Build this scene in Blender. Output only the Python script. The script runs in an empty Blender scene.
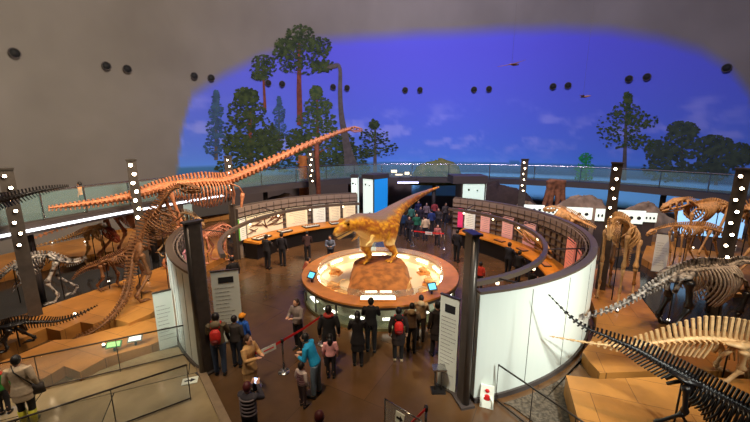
import bpy, bmesh, math, random
from mathutils import Vector, Matrix, Quaternion
random.seed(7)
V = Vector
C = bpy.context.scene.collection
PI = math.pi
F = 340.0; P = math.atan(0.2); EYE = V((0, 0, 6.0))
cp, sp = math.cos(P), math.sin(P)

# ---------------------------------------------------------------- survey helpers
def ray(u, v):
    x = (u - 375) / F; y = (211 - v) / F
    return V((x, cp + y * sp, -sp + y * cp))
def gz(u, v, z=0.0):                       # point of the place at a known height
    d = ray(u, v); return EYE + d * ((z - 6.0) / d.z)
def gy(u, v, Y):                           # point of the place at a known distance
    d = ray(u, v); return EYE + d * (Y / d.y)
DC = V((3, 8, 0))
def dome_r(z): return 24 * math.sqrt(max(0.0, 1 - (max(z, 2.0) - 2) ** 2 / 26.0 ** 2))
def dome_pt(th, z, off=0.0):
    r = dome_r(z) - off
    return V((DC.x + r * math.cos(th), DC.y + r * math.sin(th), z))
def dome_hit(u, v):
    d = ray(u, v); a, b = 1.0, 80.0
    for _ in range(50):
        m = (a + b) / 2; p = EYE + d * m
        if math.hypot(p.x - DC.x, p.y - DC.y) < dome_r(p.z) and p.z < 28: a = m
        else: b = m
    p = EYE + d * a
    return math.atan2(p.y - DC.y, p.x - DC.x), p.z

# ---------------------------------------------------------------- materials
def lin(c):
    return tuple(((x / 255) / 12.92 if x / 255 <= .04045 else ((x / 255 + .055) / 1.055) ** 2.4) for x in c) + (1,)
MATS = {}
def mat(name, rgb, rough=.6, metal=0, noise=0, scale=4, emis=0, alpha=1, bump=0, rgb2=None, coord='Object', spec=None):
    if name in MATS: return MATS[name]
    m = bpy.data.materials.new(name); m.use_nodes = True
    nt = m.node_tree; b = nt.nodes['Principled BSDF']
    col = lin(rgb)
    b.inputs['Base Color'].default_value = col
    b.inputs['Roughness'].default_value = rough
    b.inputs['Metallic'].default_value = metal
    if spec is not None: b.inputs['Specular IOR Level'].default_value = spec
    if alpha < 1: b.inputs['Alpha'].default_value = alpha
    if noise or rgb2 or bump:
        tc = nt.nodes.new('ShaderNodeTexCoord'); nz = nt.nodes.new('ShaderNodeTexNoise')
        nz.inputs['Scale'].default_value = scale; nz.inputs['Detail'].default_value = 5
        nt.links.new(tc.outputs[coord], nz.inputs['Vector'])
        mx = nt.nodes.new('ShaderNodeMix'); mx.data_type = 'RGBA'
        c2 = lin(rgb2) if rgb2 else tuple(x * (1 - noise) for x in col[:3]) + (1,)
        mx.inputs[6].default_value = col; mx.inputs[7].default_value = c2
        rp = nt.nodes.new('ShaderNodeMapRange'); rp.inputs[1].default_value = .38; rp.inputs[2].default_value = .62
        nt.links.new(nz.outputs['Fac'], rp.inputs[0]); nt.links.new(rp.outputs[0], mx.inputs[0])
        nt.links.new(mx.outputs[2], b.inputs['Base Color'])
        if bump:
            bp = nt.nodes.new('ShaderNodeBump'); bp.inputs['Strength'].default_value = bump; bp.inputs['Distance'].default_value = .05
            nt.links.new(nz.outputs['Fac'], bp.inputs['Height']); nt.links.new(bp.outputs['Normal'], b.inputs['Normal'])
    if emis:
        b.inputs['Emission Color'].default_value = col; b.inputs['Emission Strength'].default_value = emis
    MATS[name] = m; return m
def attr_mat(name, rough=.8, bump=0, scale=20):
    m = bpy.data.materials.new(name); m.use_nodes = True; nt = m.node_tree; b = nt.nodes['Principled BSDF']
    a = nt.nodes.new('ShaderNodeAttribute'); a.attribute_name = 'paint'
    nt.links.new(a.outputs['Color'], b.inputs['Base Color']); b.inputs['Roughness'].default_value = rough
    if bump:
        nz = nt.nodes.new('ShaderNodeTexNoise'); nz.inputs['Scale'].default_value = scale
        tc = nt.nodes.new('ShaderNodeTexCoord'); nt.links.new(tc.outputs['Object'], nz.inputs['Vector'])
        bp = nt.nodes.new('ShaderNodeBump'); bp.inputs['Strength'].default_value = bump; bp.inputs['Distance'].default_value = .05
        nt.links.new(nz.outputs['Fac'], bp.inputs['Height']); nt.links.new(bp.outputs['Normal'], b.inputs['Normal'])
    return m
def tile_mat(name, rgb, seam, rough, w=1.8, h=.9, rgb2=None, mortar=.006, rot=0.0, noise=True):
    m = bpy.data.materials.new(name); m.use_nodes = True; nt = m.node_tree; b = nt.nodes['Principled BSDF']
    tc = nt.nodes.new('ShaderNodeTexCoord'); mp = nt.nodes.new('ShaderNodeMapping'); mp.inputs['Rotation'].default_value[2] = rot
    br = nt.nodes.new('ShaderNodeTexBrick'); br.offset = .5; br.inputs['Scale'].default_value = 1
    br.inputs['Brick Width'].default_value = w; br.inputs['Row Height'].default_value = h; br.inputs['Mortar Size'].default_value = mortar
    br.inputs['Color1'].default_value = lin(rgb); br.inputs['Color2'].default_value = lin(rgb2 or rgb); br.inputs['Mortar'].default_value = lin(seam)
    nt.links.new(tc.outputs['Object'], mp.inputs[0]); nt.links.new(mp.outputs[0], br.inputs[0])
    nz = nt.nodes.new('ShaderNodeTexNoise'); nz.inputs['Scale'].default_value = 1.3; nz.inputs['Detail'].default_value = 6
    nt.links.new(tc.outputs['Object'], nz.inputs['Vector'])
    mx = nt.nodes.new('ShaderNodeMix'); mx.data_type = 'RGBA'; mx.blend_type = 'MULTIPLY'; mx.inputs[0].default_value = .55
    rp = nt.nodes.new('ShaderNodeValToRGB'); rp.color_ramp.elements[0].position = .35; rp.color_ramp.elements[0].color = (.45, .45, .45, 1); rp.color_ramp.elements[1].position = .65
    nt.links.new(nz.outputs['Fac'], rp.inputs[0]); nt.links.new(br.outputs['Color'], mx.inputs[6]); nt.links.new(rp.outputs[0], mx.inputs[7])
    nt.links.new(mx.outputs[2], b.inputs['Base Color']); b.inputs['Roughness'].default_value = rough
    MATS[name] = m; return m

# ---------------------------------------------------------------- mesh builder
class MB:
    def __init__(s): s.v = []; s.f = []; s.sm = []
    def add(s, vs, fs, smooth=False):
        o = len(s.v); s.v += [V(p) for p in vs]
        for f in fs: s.f.append([o + i for i in f]); s.sm.append(smooth)
        return s
    def box(s, c, size, rz=0, M=None):
        c = V(c); hx, hy, hz = size[0] / 2, size[1] / 2, size[2] / 2
        R = M if M is not None else Matrix.Rotation(rz, 3, 'Z')
        vs = [c + R @ V((x * hx, y * hy, z * hz)) for z in (-1, 1) for y in (-1, 1) for x in (-1, 1)]
        return s.add(vs, [(0, 2, 3, 1), (4, 5, 7, 6), (0, 1, 5, 4), (2, 6, 7, 3), (0, 4, 6, 2), (1, 3, 7, 5)])
    def bar(s, a, b, w, h, up=V((0, 0, 1))):
        a, b = V(a), V(b); d = b - a; L = d.length
        if L < 1e-6: return s
        d.normalize(); sd = d.cross(up)
        if sd.length < 1e-4: sd = d.cross(V((1, 0, 0)))
        sd.normalize(); u = sd.cross(d)
        return s.box((a + b) / 2, (w, L, h), M=Matrix((sd, d, u)).transposed())
    def tube(s, pts, rad, seg=8, flat=1.0, cap=True):
        pts = [V(p) for p in pts]; n = len(pts)
        if not hasattr(rad, '__len__'): rad = [rad] * n
        rings = []; prev = None
        for i, p in enumerate(pts):
            t = (pts[min(i + 1, n - 1)] - pts[max(i - 1, 0)])
            if t.length < 1e-7: t = V((0, 0, 1))
            t.normalize()
            if prev is None:
                a = t.cross(V((0, 0, 1)));
                if a.length < .05: a = t.cross(V((0, 1, 0)))
            else:
                a = prev - t * prev.dot(t)
                if a.length < 1e-4: a = t.cross(V((0, 0, 1)))
            a.normalize(); prev = a; b = t.cross(a)
            rings.append([p + (a * math.cos(2 * PI * k / seg) + b * (math.sin(2 * PI * k / seg) * flat)) * rad[i] for k in range(seg)])
        vs = [q for r in rings for q in r]; fs = []
        for i in range(n - 1):
            for k in range(seg):
                fs.append((i * seg + k, i * seg + (k + 1) % seg, (i + 1) * seg + (k + 1) % seg, (i + 1) * seg + k))
        if cap: fs += [tuple(range(seg))[::-1], tuple((n - 1) * seg + k for k in range(seg))]
        return s.add(vs, fs, True)
    def cyl(s, a, b, r, r2=None, seg=16): return s.tube([a, b], [r, r if r2 is None else r2], seg)
    def ell(s, c, r, M=None, seg=12, rings=8):
        c = V(c); r = V(r) if hasattr(r, '__len__') else V((r, r, r)); vs = []; fs = []
        M = M or Matrix.Identity(3)
        for i in range(rings + 1):
            ph = PI * i / rings
            for k in range(seg):
                th = 2 * PI * k / seg
                q = V((r.x * math.sin(ph) * math.cos(th), r.y * math.sin(ph) * math.sin(th), r.z * math.cos(ph)))
                vs.append(c + M @ q)
        for i in range(rings):
            for k in range(seg):
                fs.append((i * seg + k, (i + 1) * seg + k, (i + 1) * seg + (k + 1) % seg, i * seg + (k + 1) % seg))
        return s.add(vs, fs, True)
    def prism(s, poly, z0, z1):
        n = len(poly); vs = [(p[0], p[1], z0) for p in poly] + [(p[0], p[1], z1) for p in poly]
        fs = [tuple(range(n))[::-1], tuple(range(n, 2 * n))] + [(i, (i + 1) % n, n + (i + 1) % n, n + i) for i in range(n)]
        return s.add(vs, fs)
    def arc(s, c, r0, r1, a0, a1, z0, z1, seg=48, z0b=None, z1b=None):
        vs = []; fs = []
        for i in range(seg + 1):
            a = a0 + (a1 - a0) * i / seg; ca, sa = math.cos(a), math.sin(a)
            vs += [(c[0] + r0 * ca, c[1] + r0 * sa, z0), (c[0] + r1 * ca, c[1] + r1 * sa, z0 if z0b is None else z0b),
                   (c[0] + r1 * ca, c[1] + r1 * sa, z1 if z1b is None else z1b), (c[0] + r0 * ca, c[1] + r0 * sa, z1)]
        for i in range(seg):
            for k in range(4):
                fs.append((i * 4 + k, (i + 1) * 4 + k, (i + 1) * 4 + (k + 1) % 4, i * 4 + (k + 1) % 4))
        if abs(abs(a1 - a0) - 2 * PI) > 1e-3: fs += [(0, 1, 2, 3), (seg * 4 + 3, seg * 4 + 2, seg * 4 + 1, seg * 4)]
        return s.add(vs, fs)
    def build(s, name, m, parent=None, remesh=None, wire=None):
        me = bpy.data.meshes.new(name)
        if parent is not None:
            o_ = ORG.get(parent.name, V((0, 0, 0)))
            loc = V((0, 0, 0))
        else:
            xs = [p.x for p in s.v]; ys = [p.y for p in s.v]; zs = [p.z for p in s.v]
            o_ = V(((min(xs) + max(xs)) / 2, (min(ys) + max(ys)) / 2, min(zs))); loc = o_
        me.from_pydata([p - o_ for p in s.v], [], s.f)
        me.polygons.foreach_set('use_smooth', s.sm)
        me.validate()
        bm = bmesh.new(); bm.from_mesh(me); bmesh.ops.recalc_face_normals(bm, faces=bm.faces); bm.to_mesh(me); bm.free()
        me.materials.append(m)
        ob = bpy.data.objects.new(name, me); C.objects.link(ob); ob.location = loc
        if parent is not None: ob.parent = parent
        ORG[ob.name] = o_.copy()
        if remesh:
            md = ob.modifiers.new('r', 'REMESH'); md.mode = 'VOXEL'; md.voxel_size = remesh; md.use_smooth_shade = True
            ms = ob.modifiers.new('s', 'SMOOTH'); ms.factor = .5; ms.iterations = 3
            dg = bpy.context.evaluated_depsgraph_get(); dg.update()
            me2 = bpy.data.meshes.new_from_object(ob.evaluated_get(dg)); ob.modifiers.clear()
            ob.data = me2; bpy.data.meshes.remove(me)
            if not me2.materials: me2.materials.append(m)
        return ob
ORG = {}
def tag(o, label, cat, group=None):
    o['label'] = label; o['category'] = cat
    if group: o['group'] = group
    return o
def thing(name, label, cat, loc, rz=0, group=None):
    o = bpy.data.objects.new(name, None); C.objects.link(o); o.location = loc; o.rotation_euler = (0, 0, rz)
    o.empty_display_size = .2; ORG[o.name] = V(loc) if rz == 0 else V((0, 0, 0))
    return tag(o, label, cat, group)
def lthing(*a, **k):                        # children given in local coordinates
    o = thing(*a, **k); ORG[o.name] = V((0, 0, 0)); return o
def struct(o): o['kind'] = 'structure'; return o
def copy_tree(o, parent=None):
    c = o.copy(); C.objects.link(c)
    if parent is not None: c.parent = parent
    for ch in list(o.children): copy_tree(ch, c)
    return c
def spl(pts, n):                            # Catmull-Rom through points (any dimension)
    pts = [tuple(p) for p in pts]; out = []
    m = len(pts) - 1
    for i in range(n + 1):
        t = m * i / n; k = min(int(t), m - 1); f = t - k
        p0 = pts[max(k - 1, 0)]; p1 = pts[k]; p2 = pts[k + 1]; p3 = pts[min(k + 2, m)]
        out.append(tuple(.5 * (2 * b + (c - a) * f + (2 * a - 5 * b + 4 * c - d) * f * f + (3 * b - a - 3 * c + d) * f ** 3) for a, b, c, d in zip(p0, p1, p2, p3)))
    return out

# ---------------------------------------------------------------- palette
M_floor = tile_mat('polished_dark_floor', (104, 74, 46), (64, 48, 34), .24, 2.4, 2.4, (90, 66, 42), .006, .5)
M_walk = tile_mat('polished_pale_floor', (172, 152, 116), (52, 46, 38), .1, 3.2, 2.4, (138, 122, 94), .012, -.43)
M_ply = tile_mat('plywood_deck', (190, 130, 62), (112, 72, 34), .42, 1.8, .9, (178, 118, 54), .007, .35)
M_gravel = mat('gravel', (110, 98, 84), .95, noise=.6, scale=18, bump=.6)
M_bronze = mat('dark_bronze', (62, 52, 46), .4, .4)
M_black = mat('black_metal', (30, 28, 28), .4, .3)
M_post = mat('dark_bronze_post', (84, 76, 70), .45, .3, noise=.2, scale=6)
M_grey = mat('grey_metal', (95, 88, 82), .35, .7)
M_chrome = mat('brushed_steel', (190, 190, 190), .25, 1)
M_white = mat('white_curved_panel', (222, 230, 222), .35)
M_rim = mat('rim_metal', (104, 90, 78), .4, .3)
M_back = mat('brown_grey_backing', (128, 112, 100), .7)
M_mull = mat('dark_mullion', (74, 64, 58), .5)
M_orange = mat('orange_wood_top', (222, 140, 44), .4, noise=.15, scale=3)
M_ring = mat('varnished_ring_wood', (206, 132, 62), .3, noise=.2, scale=3)
M_led = mat('lamp_glow', (255, 225, 185), .5, emis=26)
M_ledw = mat('white_strip_glow', (240, 245, 255), .5, emis=3.2)
M_glass = mat('clear_glass', (170, 205, 205), .05, alpha=.16)
M_tglass = mat('teal_glass', (130, 170, 170), .08, alpha=.2)
M_box = mat('lightbox_white', (225, 240, 228), .5, emis=.75)
M_boxg = mat('lightbox_pale_green', (205, 230, 215), .5, emis=.55)
M_boxb = mat('lightbox_blue', (25, 135, 215), .5, emis=.55)
M_paper = mat('printed_board', (232, 238, 226), .5)
M_cream = mat('cream_lamplit_glow', (226, 210, 172), .5, emis=.42)  # emission stands in for lamplight falling on the cream panels
M_cream2 = mat('pale_lamplit_glow', (222, 222, 204), .5, emis=.4)  # same stand-in glow for lamplight, on the paler panels
M_pink = mat('rose_display_panel', (226, 170, 158), .5, emis=.22)
M_magenta = mat('magenta_strip', (226, 60, 110), .5, emis=.3)
M_green = mat('green_strip', (110, 190, 60), .5, emis=.3)
M_ink = mat('black_ink', (35, 35, 38), .7)
M_red = mat('red_tape', (225, 35, 35), .5)
M_rock = mat('warm_rock', (176, 108, 52), .85, noise=.5, scale=3, bump=.7)
M_rockg = mat('brown_rock', (150, 126, 104), .9, noise=.5, scale=1.5, bump=.8)
M_shadowpit = mat('dark_soil', (38, 28, 24), .9, noise=.4, scale=6)
M_slab = mat('walkway_slab', (66, 58, 56), .6)

# ================================================================ SETTING
o = MB(); n = 96
o.add([(DC.x + 24.2 * math.cos(2 * PI * i / n), DC.y + 24.2 * math.sin(2 * PI * i / n), z) for z in (-.3, 0) for i in range(n)],
      [tuple(range(n))[::-1], tuple(range(n, 2 * n))] + [(i, (i + 1) % n, n + (i + 1) % n, n + i) for i in range(n)])
struct(o.build('floor', M_floor))

# dome wall with its painted mural (its blue wash light is put into the paint colour)
def hnoise(x, y):
    def h(i, j): 
        k = math.sin(i * 127.1 + j * 311.7) * 43758.5453; return k - math.floor(k)
    xi, yi = math.floor(x), math.floor(y); fx, fy = x - xi, y - yi
    fx = fx * fx * (3 - 2 * fx); fy = fy * fy * (3 - 2 * fy)
    return (h(xi, yi) * (1 - fx) + h(xi + 1, yi) * fx) * (1 - fy) + (h(xi, yi + 1) * (1 - fx) + h(xi + 1, yi + 1) * fx) * fy
def fbm(x, y): return .5 * hnoise(x, y) + .25 * hnoise(2 * x, 2 * y) + .15 * hnoise(4 * x, 4 * y) + .1 * hnoise(8 * x, 8 * y)
edge = [(a, dome_hit(*a)) for a in [(176, 190), (182, 130), (192, 95), (225, 74), (262, 56), (320, 40), (360, 37), (420, 33), (500, 29), (560, 28), (610, 30), (660, 38), (700, 50), (730, 68), (749, 92), (760, 130)]]
EDGE = sorted([(th, z) for _, (th, z) in edge])
def ztop(th):
    if th <= EDGE[0][0] or th >= EDGE[-1][0]: return -5
    for (a, za), (b, zb) in zip(EDGE, EDGE[1:]):
        if a <= th <= b:
            f = (th - a) / max(b - a, 1e-6); return za + (zb - za) * f
    return -5
def mixc(a, b, t): t = max(0, min(1, t)); return tuple(x + (y - x) * t for x, y in zip(a, b))
def mural(th, z):
    grey = (118, 112, 104)
    g = fbm(th * 9, z * .35) - .5
    grey = tuple(x + g * 22 for x in grey)
    zt = ztop(th)
    if zt < -4: return grey
    k = (zt - z) / .9 + .5
    if k <= 0: return grey
    hz = max(0, min(1, (z - 4.2) / 9))
    sky = mixc((86, 150, 240), (88, 88, 212), hz ** .5)
    c = fbm(th * 13 + 3, z * 1.15 + 7)
    cl = max(0, (c - .54) * 4.0) * max(0, 1 - abs(z - 6.6) / 3.2)
    sky = mixc(sky, (170, 170, 240), min(.5, cl))
    hill = 4.05 + .5 * fbm(th * 11, 2.3)
    if z < hill: sky = mixc((38, 84, 130), (64, 120, 170), (z - 3) / 1.4)
    if z < 3.3: sky = (120, 200, 250) if th < 1.55 else (78, 66, 58)
    if z < 1.2: sky = (70, 66, 60)
    # right hand dark shoulder of the painting
    return mixc(grey, sky, k)
NT, NZ = 720, 120
zs = [0] + [26.9 * (i / NZ) ** 1.25 + .001 for i in range(1, NZ + 1)]
vs = []; cols = []
for z in zs:
    for i in range(NT):
        th = -PI + 2 * PI * i / NT; vs.append(dome_pt(th, z)); cols.append(lin(mural(th, z)))
vs.append(V((DC.x, DC.y, 28))); cols.append(lin((118, 112, 110)))
fs = [(j * NT + i, (j + 1) * NT + i, (j + 1) * NT + (i + 1) % NT, j * NT + (i + 1) % NT) for j in range(len(zs) - 1) for i in range(NT)]
fs += [((len(zs) - 1) * NT + i, len(vs) - 1, (len(zs) - 1) * NT + (i + 1) % NT) for i in range(NT)]
me = bpy.data.meshes.new('dome'); me.from_pydata(vs, [], fs); me.polygons.foreach_set('use_smooth', [True] * len(fs))
ca = me.color_attributes.new('paint', 'FLOAT_COLOR', 'POINT'); ca.data.foreach_set('color', [x for c in cols for x in c])
me.materials.append(attr_mat('painted_dome_plaster', .85))
dome = bpy.data.objects.new('wall_dome', me); C.objects.link(dome); struct(dome)

# round port holes in the dome
M_hole = mat('port_hole_black', (8, 8, 8), .8)
for i, (u, v) in enumerate([(14, 53), (106, 66), (127, 69), (194, 76), (211, 78), (268, 83), (282, 84), (333, 87), (347, 88), (405, 90), (420, 90), (474, 89.5), (489, 89), (553, 86.5), (568, 85.5), (629, 79), (647, 77), (727, 68)]):
    th, z = dome_hit(u, v); p = dome_pt(th, z, .02); q = dome_pt(th, z, .08); nrm = (q - p).normalized()
    side = 'far left alone' if i == 0 else ('far right alone' if i == 17 else None)
    a = ['', 'left one of the first pair from the left', 'right one of the first pair from the left', 'left one of the second pair, on bare grey plaster', 'right one of the second pair, at the mural edge',
         'left one of the pair between the two painted palms', 'right one of the pair beside the tall painted trunk', 'left of the painted long neck', 'right of the painted long neck',
         'left one of the pair just right of the painted neck', 'right one of the pair just right of the painted neck',
         'left one of the pair in the middle of the blue mural', 'right one of the pair in the middle of the blue mural', 'left one of the pair above the small flying reptile', 'right one of the pair above the small flying reptile',
         'left one of the pair above the painted right tree', 'right one of the pair above the painted right tree', ''][i]
    lab = 'single black round opening at the %s of the dome' % side.replace(' alone', '') if side else 'black round opening, ' + a
    h = thing('port_hole', lab, 'opening', q, group='round openings in the dome')
    MB().cyl(p, q, .2, .2, 20).build('hole_disc', M_hole, h)
    rg = MB(); ax = nrm.cross(V((0, 0, 1))).normalized(); ay = nrm.cross(ax)
    rg.tube([q + (ax * math.cos(2 * PI * k / 20) + ay * math.sin(2 * PI * k / 20)) * .22 for k in range(21)], .025, 6)
    rg.build('hole_ring', M_slab, h)

# painted trees of the mural: flat paint laid on the dome
M_leafd = mat('painted_leaf_dark', (26, 42, 22), .9, rgb2=(60, 74, 34), scale=3)
M_leafl = mat('painted_leaf_green', (40, 62, 32), .9, rgb2=(72, 86, 42), scale=4)
M_leafb = mat('painted_leaf_blue', (44, 66, 96), .9, rgb2=(56, 88, 116), scale=3)
M_leafg = mat('painted_leaf_olive', (44, 58, 50), .9, rgb2=(66, 82, 62), scale=3)
M_barkr = mat('painted_bark_red', (120, 62, 44), .9, noise=.4, scale=3)
M_barkg = mat('painted_bark_grey', (92, 84, 80), .9, noise=.3, scale=3)
def on_dome(u, v, off): th, z = dome_hit(u, v); return dome_pt(th, z, off)
def painted_tree(label, blobs, trunk, ml, mb, nleaf=60, leaf=3.0, off=.03, rnd=None):
    nleaf = int(nleaf * 1.7); leaf *= .68
    rnd = random.Random(sum(map(ord, label)))
    base = on_dome(trunk[-1][0], trunk[-1][1], off)
    r = thing('painted_tree', label, 'mural tree', base, group='trees painted in the mural')
    t = MB()
    for (u0, v0, w0), (u1, v1, w1) in zip(trunk, trunk[1:]):
        N = max(2, int(abs(v1 - v0) / 5))
        for k in range(N):
            f0, f1 = k / N, (k + 1) / N
            def P_(f, s): w = (w0 + (w1 - w0) * f) / 2; return on_dome(u0 + (u1 - u0) * f + s * w, v0 + (v1 - v0) * f, off)
            a, b, c, d = P_(f0, -1), P_(f0, 1), P_(f1, 1), P_(f1, -1)
            t.add([a, b, c, d], [(0, 1, 2, 3)])
    t.build('trunk', mb, r)
    fo = MB()
    for (cu, cv, ru, rv) in blobs:
        for k in range(nleaf):
            a = rnd.uniform(0, 2 * PI); q = rnd.random() ** .6
            u, v = cu + ru * q * math.cos(a), cv + rv * q * math.sin(a)
            if v > 196: continue
            m = rnd.randint(5, 8); s = leaf * rnd.uniform(.4, 1.1); a0 = rnd.random() * PI
            pts = [on_dome(u + s * rnd.uniform(.35, 1) * math.cos(a0 + 2 * PI * j / m), v + .6 * s * rnd.uniform(.35, 1) * math.sin(a0 + 2 * PI * j / m), off + .02 + .0004 * (k % 20)) for j in range(m)]
            fo.add(pts, [tuple(range(m))])
    fo.build('foliage', ml, r)
    return r
painted_tree('tallest painted conifer with reddish trunk, its crown above the mural top', [(300, 34, 14, 9), (296, 45, 24, 9), (300, 55, 28, 10), (318, 46, 14, 9), (302, 66, 28, 9), (323, 66, 12, 6), (285, 50, 13, 11)],
             [(299, 40, 2), (299, 90, 5), (300, 125, 6)], M_leafd, M_barkr, 130, 3.2, .05)
painted_tree('smaller painted palm like tree left of the tallest one', [(263, 62, 12, 7), (263, 70, 14, 8), (260, 76, 9, 5)], [(263, 70, 2), (265, 110, 3)], M_leafd, M_barkr, 90, 3, .045)
painted_tree('dense dark painted tree low at the left part of the mural', [(246, 96, 12, 9), (246, 112, 20, 14), (250, 130, 26, 16), (238, 146, 16, 12), (262, 150, 20, 14)], [(250, 110, 3), (250, 165, 5)], M_leafd, M_barkr, 170, 4.2, .04)
painted_tree('pointed blue painted conifer at the left edge of the mural', [(216, 98, 3, 8), (216, 112, 7, 10), (216, 128, 10, 10), (216, 145, 13, 12)], [(216, 100, 1), (216, 160, 4)], M_leafb, M_barkg, 90, 3.4, .03)
painted_tree('small blue painted conifer between the tall trunks', [(279, 102, 2, 6), (279, 114, 6, 9), (279, 130, 9, 10)], [(279, 100, 1), (279, 150, 3)], M_leafb, M_barkg, 70, 3, .03)
painted_tree('leafy green painted tree right of the tall red trunk', [(316, 92, 6, 6), (318, 106, 14, 9), (316, 120, 20, 10), (320, 136, 24, 12), (318, 152, 24, 10)], [(317, 100, 2), (318, 165, 4)], M_leafl, M_barkr, 130, 3.8, .045)
painted_tree('small bushy painted tree right of the painted long neck', [(374, 124, 5, 5), (374, 136, 15, 8), (378, 148, 20, 9), (362, 152, 10, 7)], [(375, 125, 1.5), (375, 172, 4)], M_leafd, M_barkg, 80, 3.0, .04)
painted_tree('open branched painted tree at the right of the mural', [(628, 98, 4, 6), (627, 110, 14, 9), (622, 123, 26, 11), (640, 120, 20, 9), (618, 137, 22, 11), (640, 142, 16, 8)], [(627, 95, 1.5), (624, 180, 5)], M_leafl, M_barkg, 80, 3.4, .04)
painted_tree('round dark painted tree right of the open branched one', [(683, 130, 16, 9), (680, 146, 24, 14), (660, 152, 16, 12), (668, 170, 26, 12)], [(682, 130, 2), (682, 180, 4)], M_leafg, M_barkg, 190, 4.4, .035)
painted_tree('wide dark painted tree at the right end of the mural', [(715, 145, 20, 10), (720, 160, 24, 12), (740, 155, 14, 12), (705, 172, 26, 10)], [(716, 140, 2), (716, 185, 4)], M_leafg, M_barkg, 190, 4.4, .04)
painted_tree('small bright green painted tree low behind the right railing', [(586, 158, 7, 5), (585, 168, 10, 6), (584, 176, 10, 5)], [(586, 155, 1), (586, 184, 3)], mat('green_lit_leaf', (20, 120, 80), .9, rgb2=(40, 150, 70), scale=4), M_barkg, 70, 2.6, .03)  # real plant laid flat on the dome, its green lighting put into the leaf colour
for lab, lst in [('low painted bushes beneath the tall trees', [(290, 158, 34, 14), (325, 165, 24, 12), (345, 150, 12, 16), (268, 140, 16, 14), (240, 168, 28, 14), (300, 140, 14, 12), (350, 168, 20, 12)])]:
    painted_tree(lab, lst, [(300, 150, 1), (300, 170, 2)], M_leafd, M_barkg, 170, 4.2, .03)
# painted long necked dinosaur
r = thing('painted_dinosaur', 'grey long necked dinosaur painted among the mural trees', 'mural dinosaur', on_dome(346, 165, .07))
pts = spl([(334, 66, 2.4), (337, 64.5, 3.4), (340, 70, 3.6), (340, 90, 4.2), (341, 112, 5), (344, 132, 6.5), (348, 152, 9), (352, 172, 16)], 40)
t = MB()
for a, b in zip(pts, pts[1:]):
    def pr(q, s, dd):
        n_ = V((dd[1], -dd[0])).normalized(); return on_dome(q[0] + s * n_.x * q[2] / 2, q[1] + s * n_.y * q[2] / 2, .07)
    dd = (b[0] - a[0], b[1] - a[1]); t.add([pr(a, -1, dd), pr(a, 1, dd), pr(b, 1, dd), pr(b, -1, dd)], [(0, 1, 2, 3)])
t.build('neck', M_barkg, r)
t = MB(); cpt = [(326, 68), (329, 65.5), (334, 63.8), (338, 65), (337, 68), (331, 69.2)]
t.add([on_dome(a, b, .09) for a, b in cpt], [tuple(range(6))]); t.build('head', M_barkg, r)

# ================================================================ WALKWAY AROUND THE HALL
WP = [(-13.4, 6.0), (-12.6, 9.5), (-11.9, 12), (-10.9, 15), (-8.8, 19.6), (-5.5, 24), (-1.6, 26.9), (3, 27.6), (9, 26.8), (14.6, 24.2), (17.6, 21), (19.6, 17), (20.4, 13)]
W2 = spl(WP, 72)
nrmls = []
for i, p in enumerate(W2):
    a = V(W2[max(i - 1, 0)]); b = V(W2[min(i + 1, 72)]); t = (b - a).normalized(); nrmls.append(V((-t.y, t.x)))
def wp(i, off): return V(W2[i]) + nrmls[i] * off
ZD = 3.25
def ribbon(offa, offb, z0, z1, i0=0, i1=72):
    b = MB(); vs = []; fs = []
    for i in range(i0, i1 + 1):
        p, q = wp(i, offa), wp(i, offb)
        vs += [(p.x, p.y, z0), (q.x, q.y, z0), (q.x, q.y, z1), (p.x, p.y, z1)]
    for i in range(i1 - i0):
        for k in range(4): fs.append((i * 4 + k, (i + 1) * 4 + k, (i + 1) * 4 + (k + 1) % 4, i * 4 + (k + 1) % 4))
    m = (i1 - i0) * 4; fs += [(0, 1, 2, 3), (m + 3, m + 2, m + 1, m)]
    return b.add(vs, fs)
wk = thing('raised_walkway', 'dark raised walkway curving around the hall under the mural', 'walkway', (W2[36][0], W2[36][1], ZD - .4))
ribbon(0, 2.0, ZD - .4, ZD).build('deck', M_slab, wk)
ribbon(-.05, 0, ZD - .29, ZD - .2, 0, 24).build('edge_light', M_ledw, wk)
for i in range(4, 72, 8):
    p = wp(i, 1.2); MB().cyl((p.x, p.y, 0), (p.x, p.y, ZD - .4), .16, seg=12).build('column', M_slab, wk)
rl = thing('glass_railing', 'glass railing with steel top rail along the raised walkway', 'railing', (W2[36][0], W2[36][1], ZD))
MB().tube([(wp(i, .1).x, wp(i, .1).y, ZD + 1.08) for i in range(73)], .03, 8).build('top_rail', M_chrome, rl)
for i in range(0, 72, 3):
    ribbon(.09, .11, ZD + .06, ZD + 1.0, i, i + 3).build('glass_pane', M_tglass, rl)
    p = wp(i, .1); MB().box((p.x, p.y, ZD + .52), (.05, .05, 1.04)).build('railing_post', M_chrome, rl)

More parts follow.
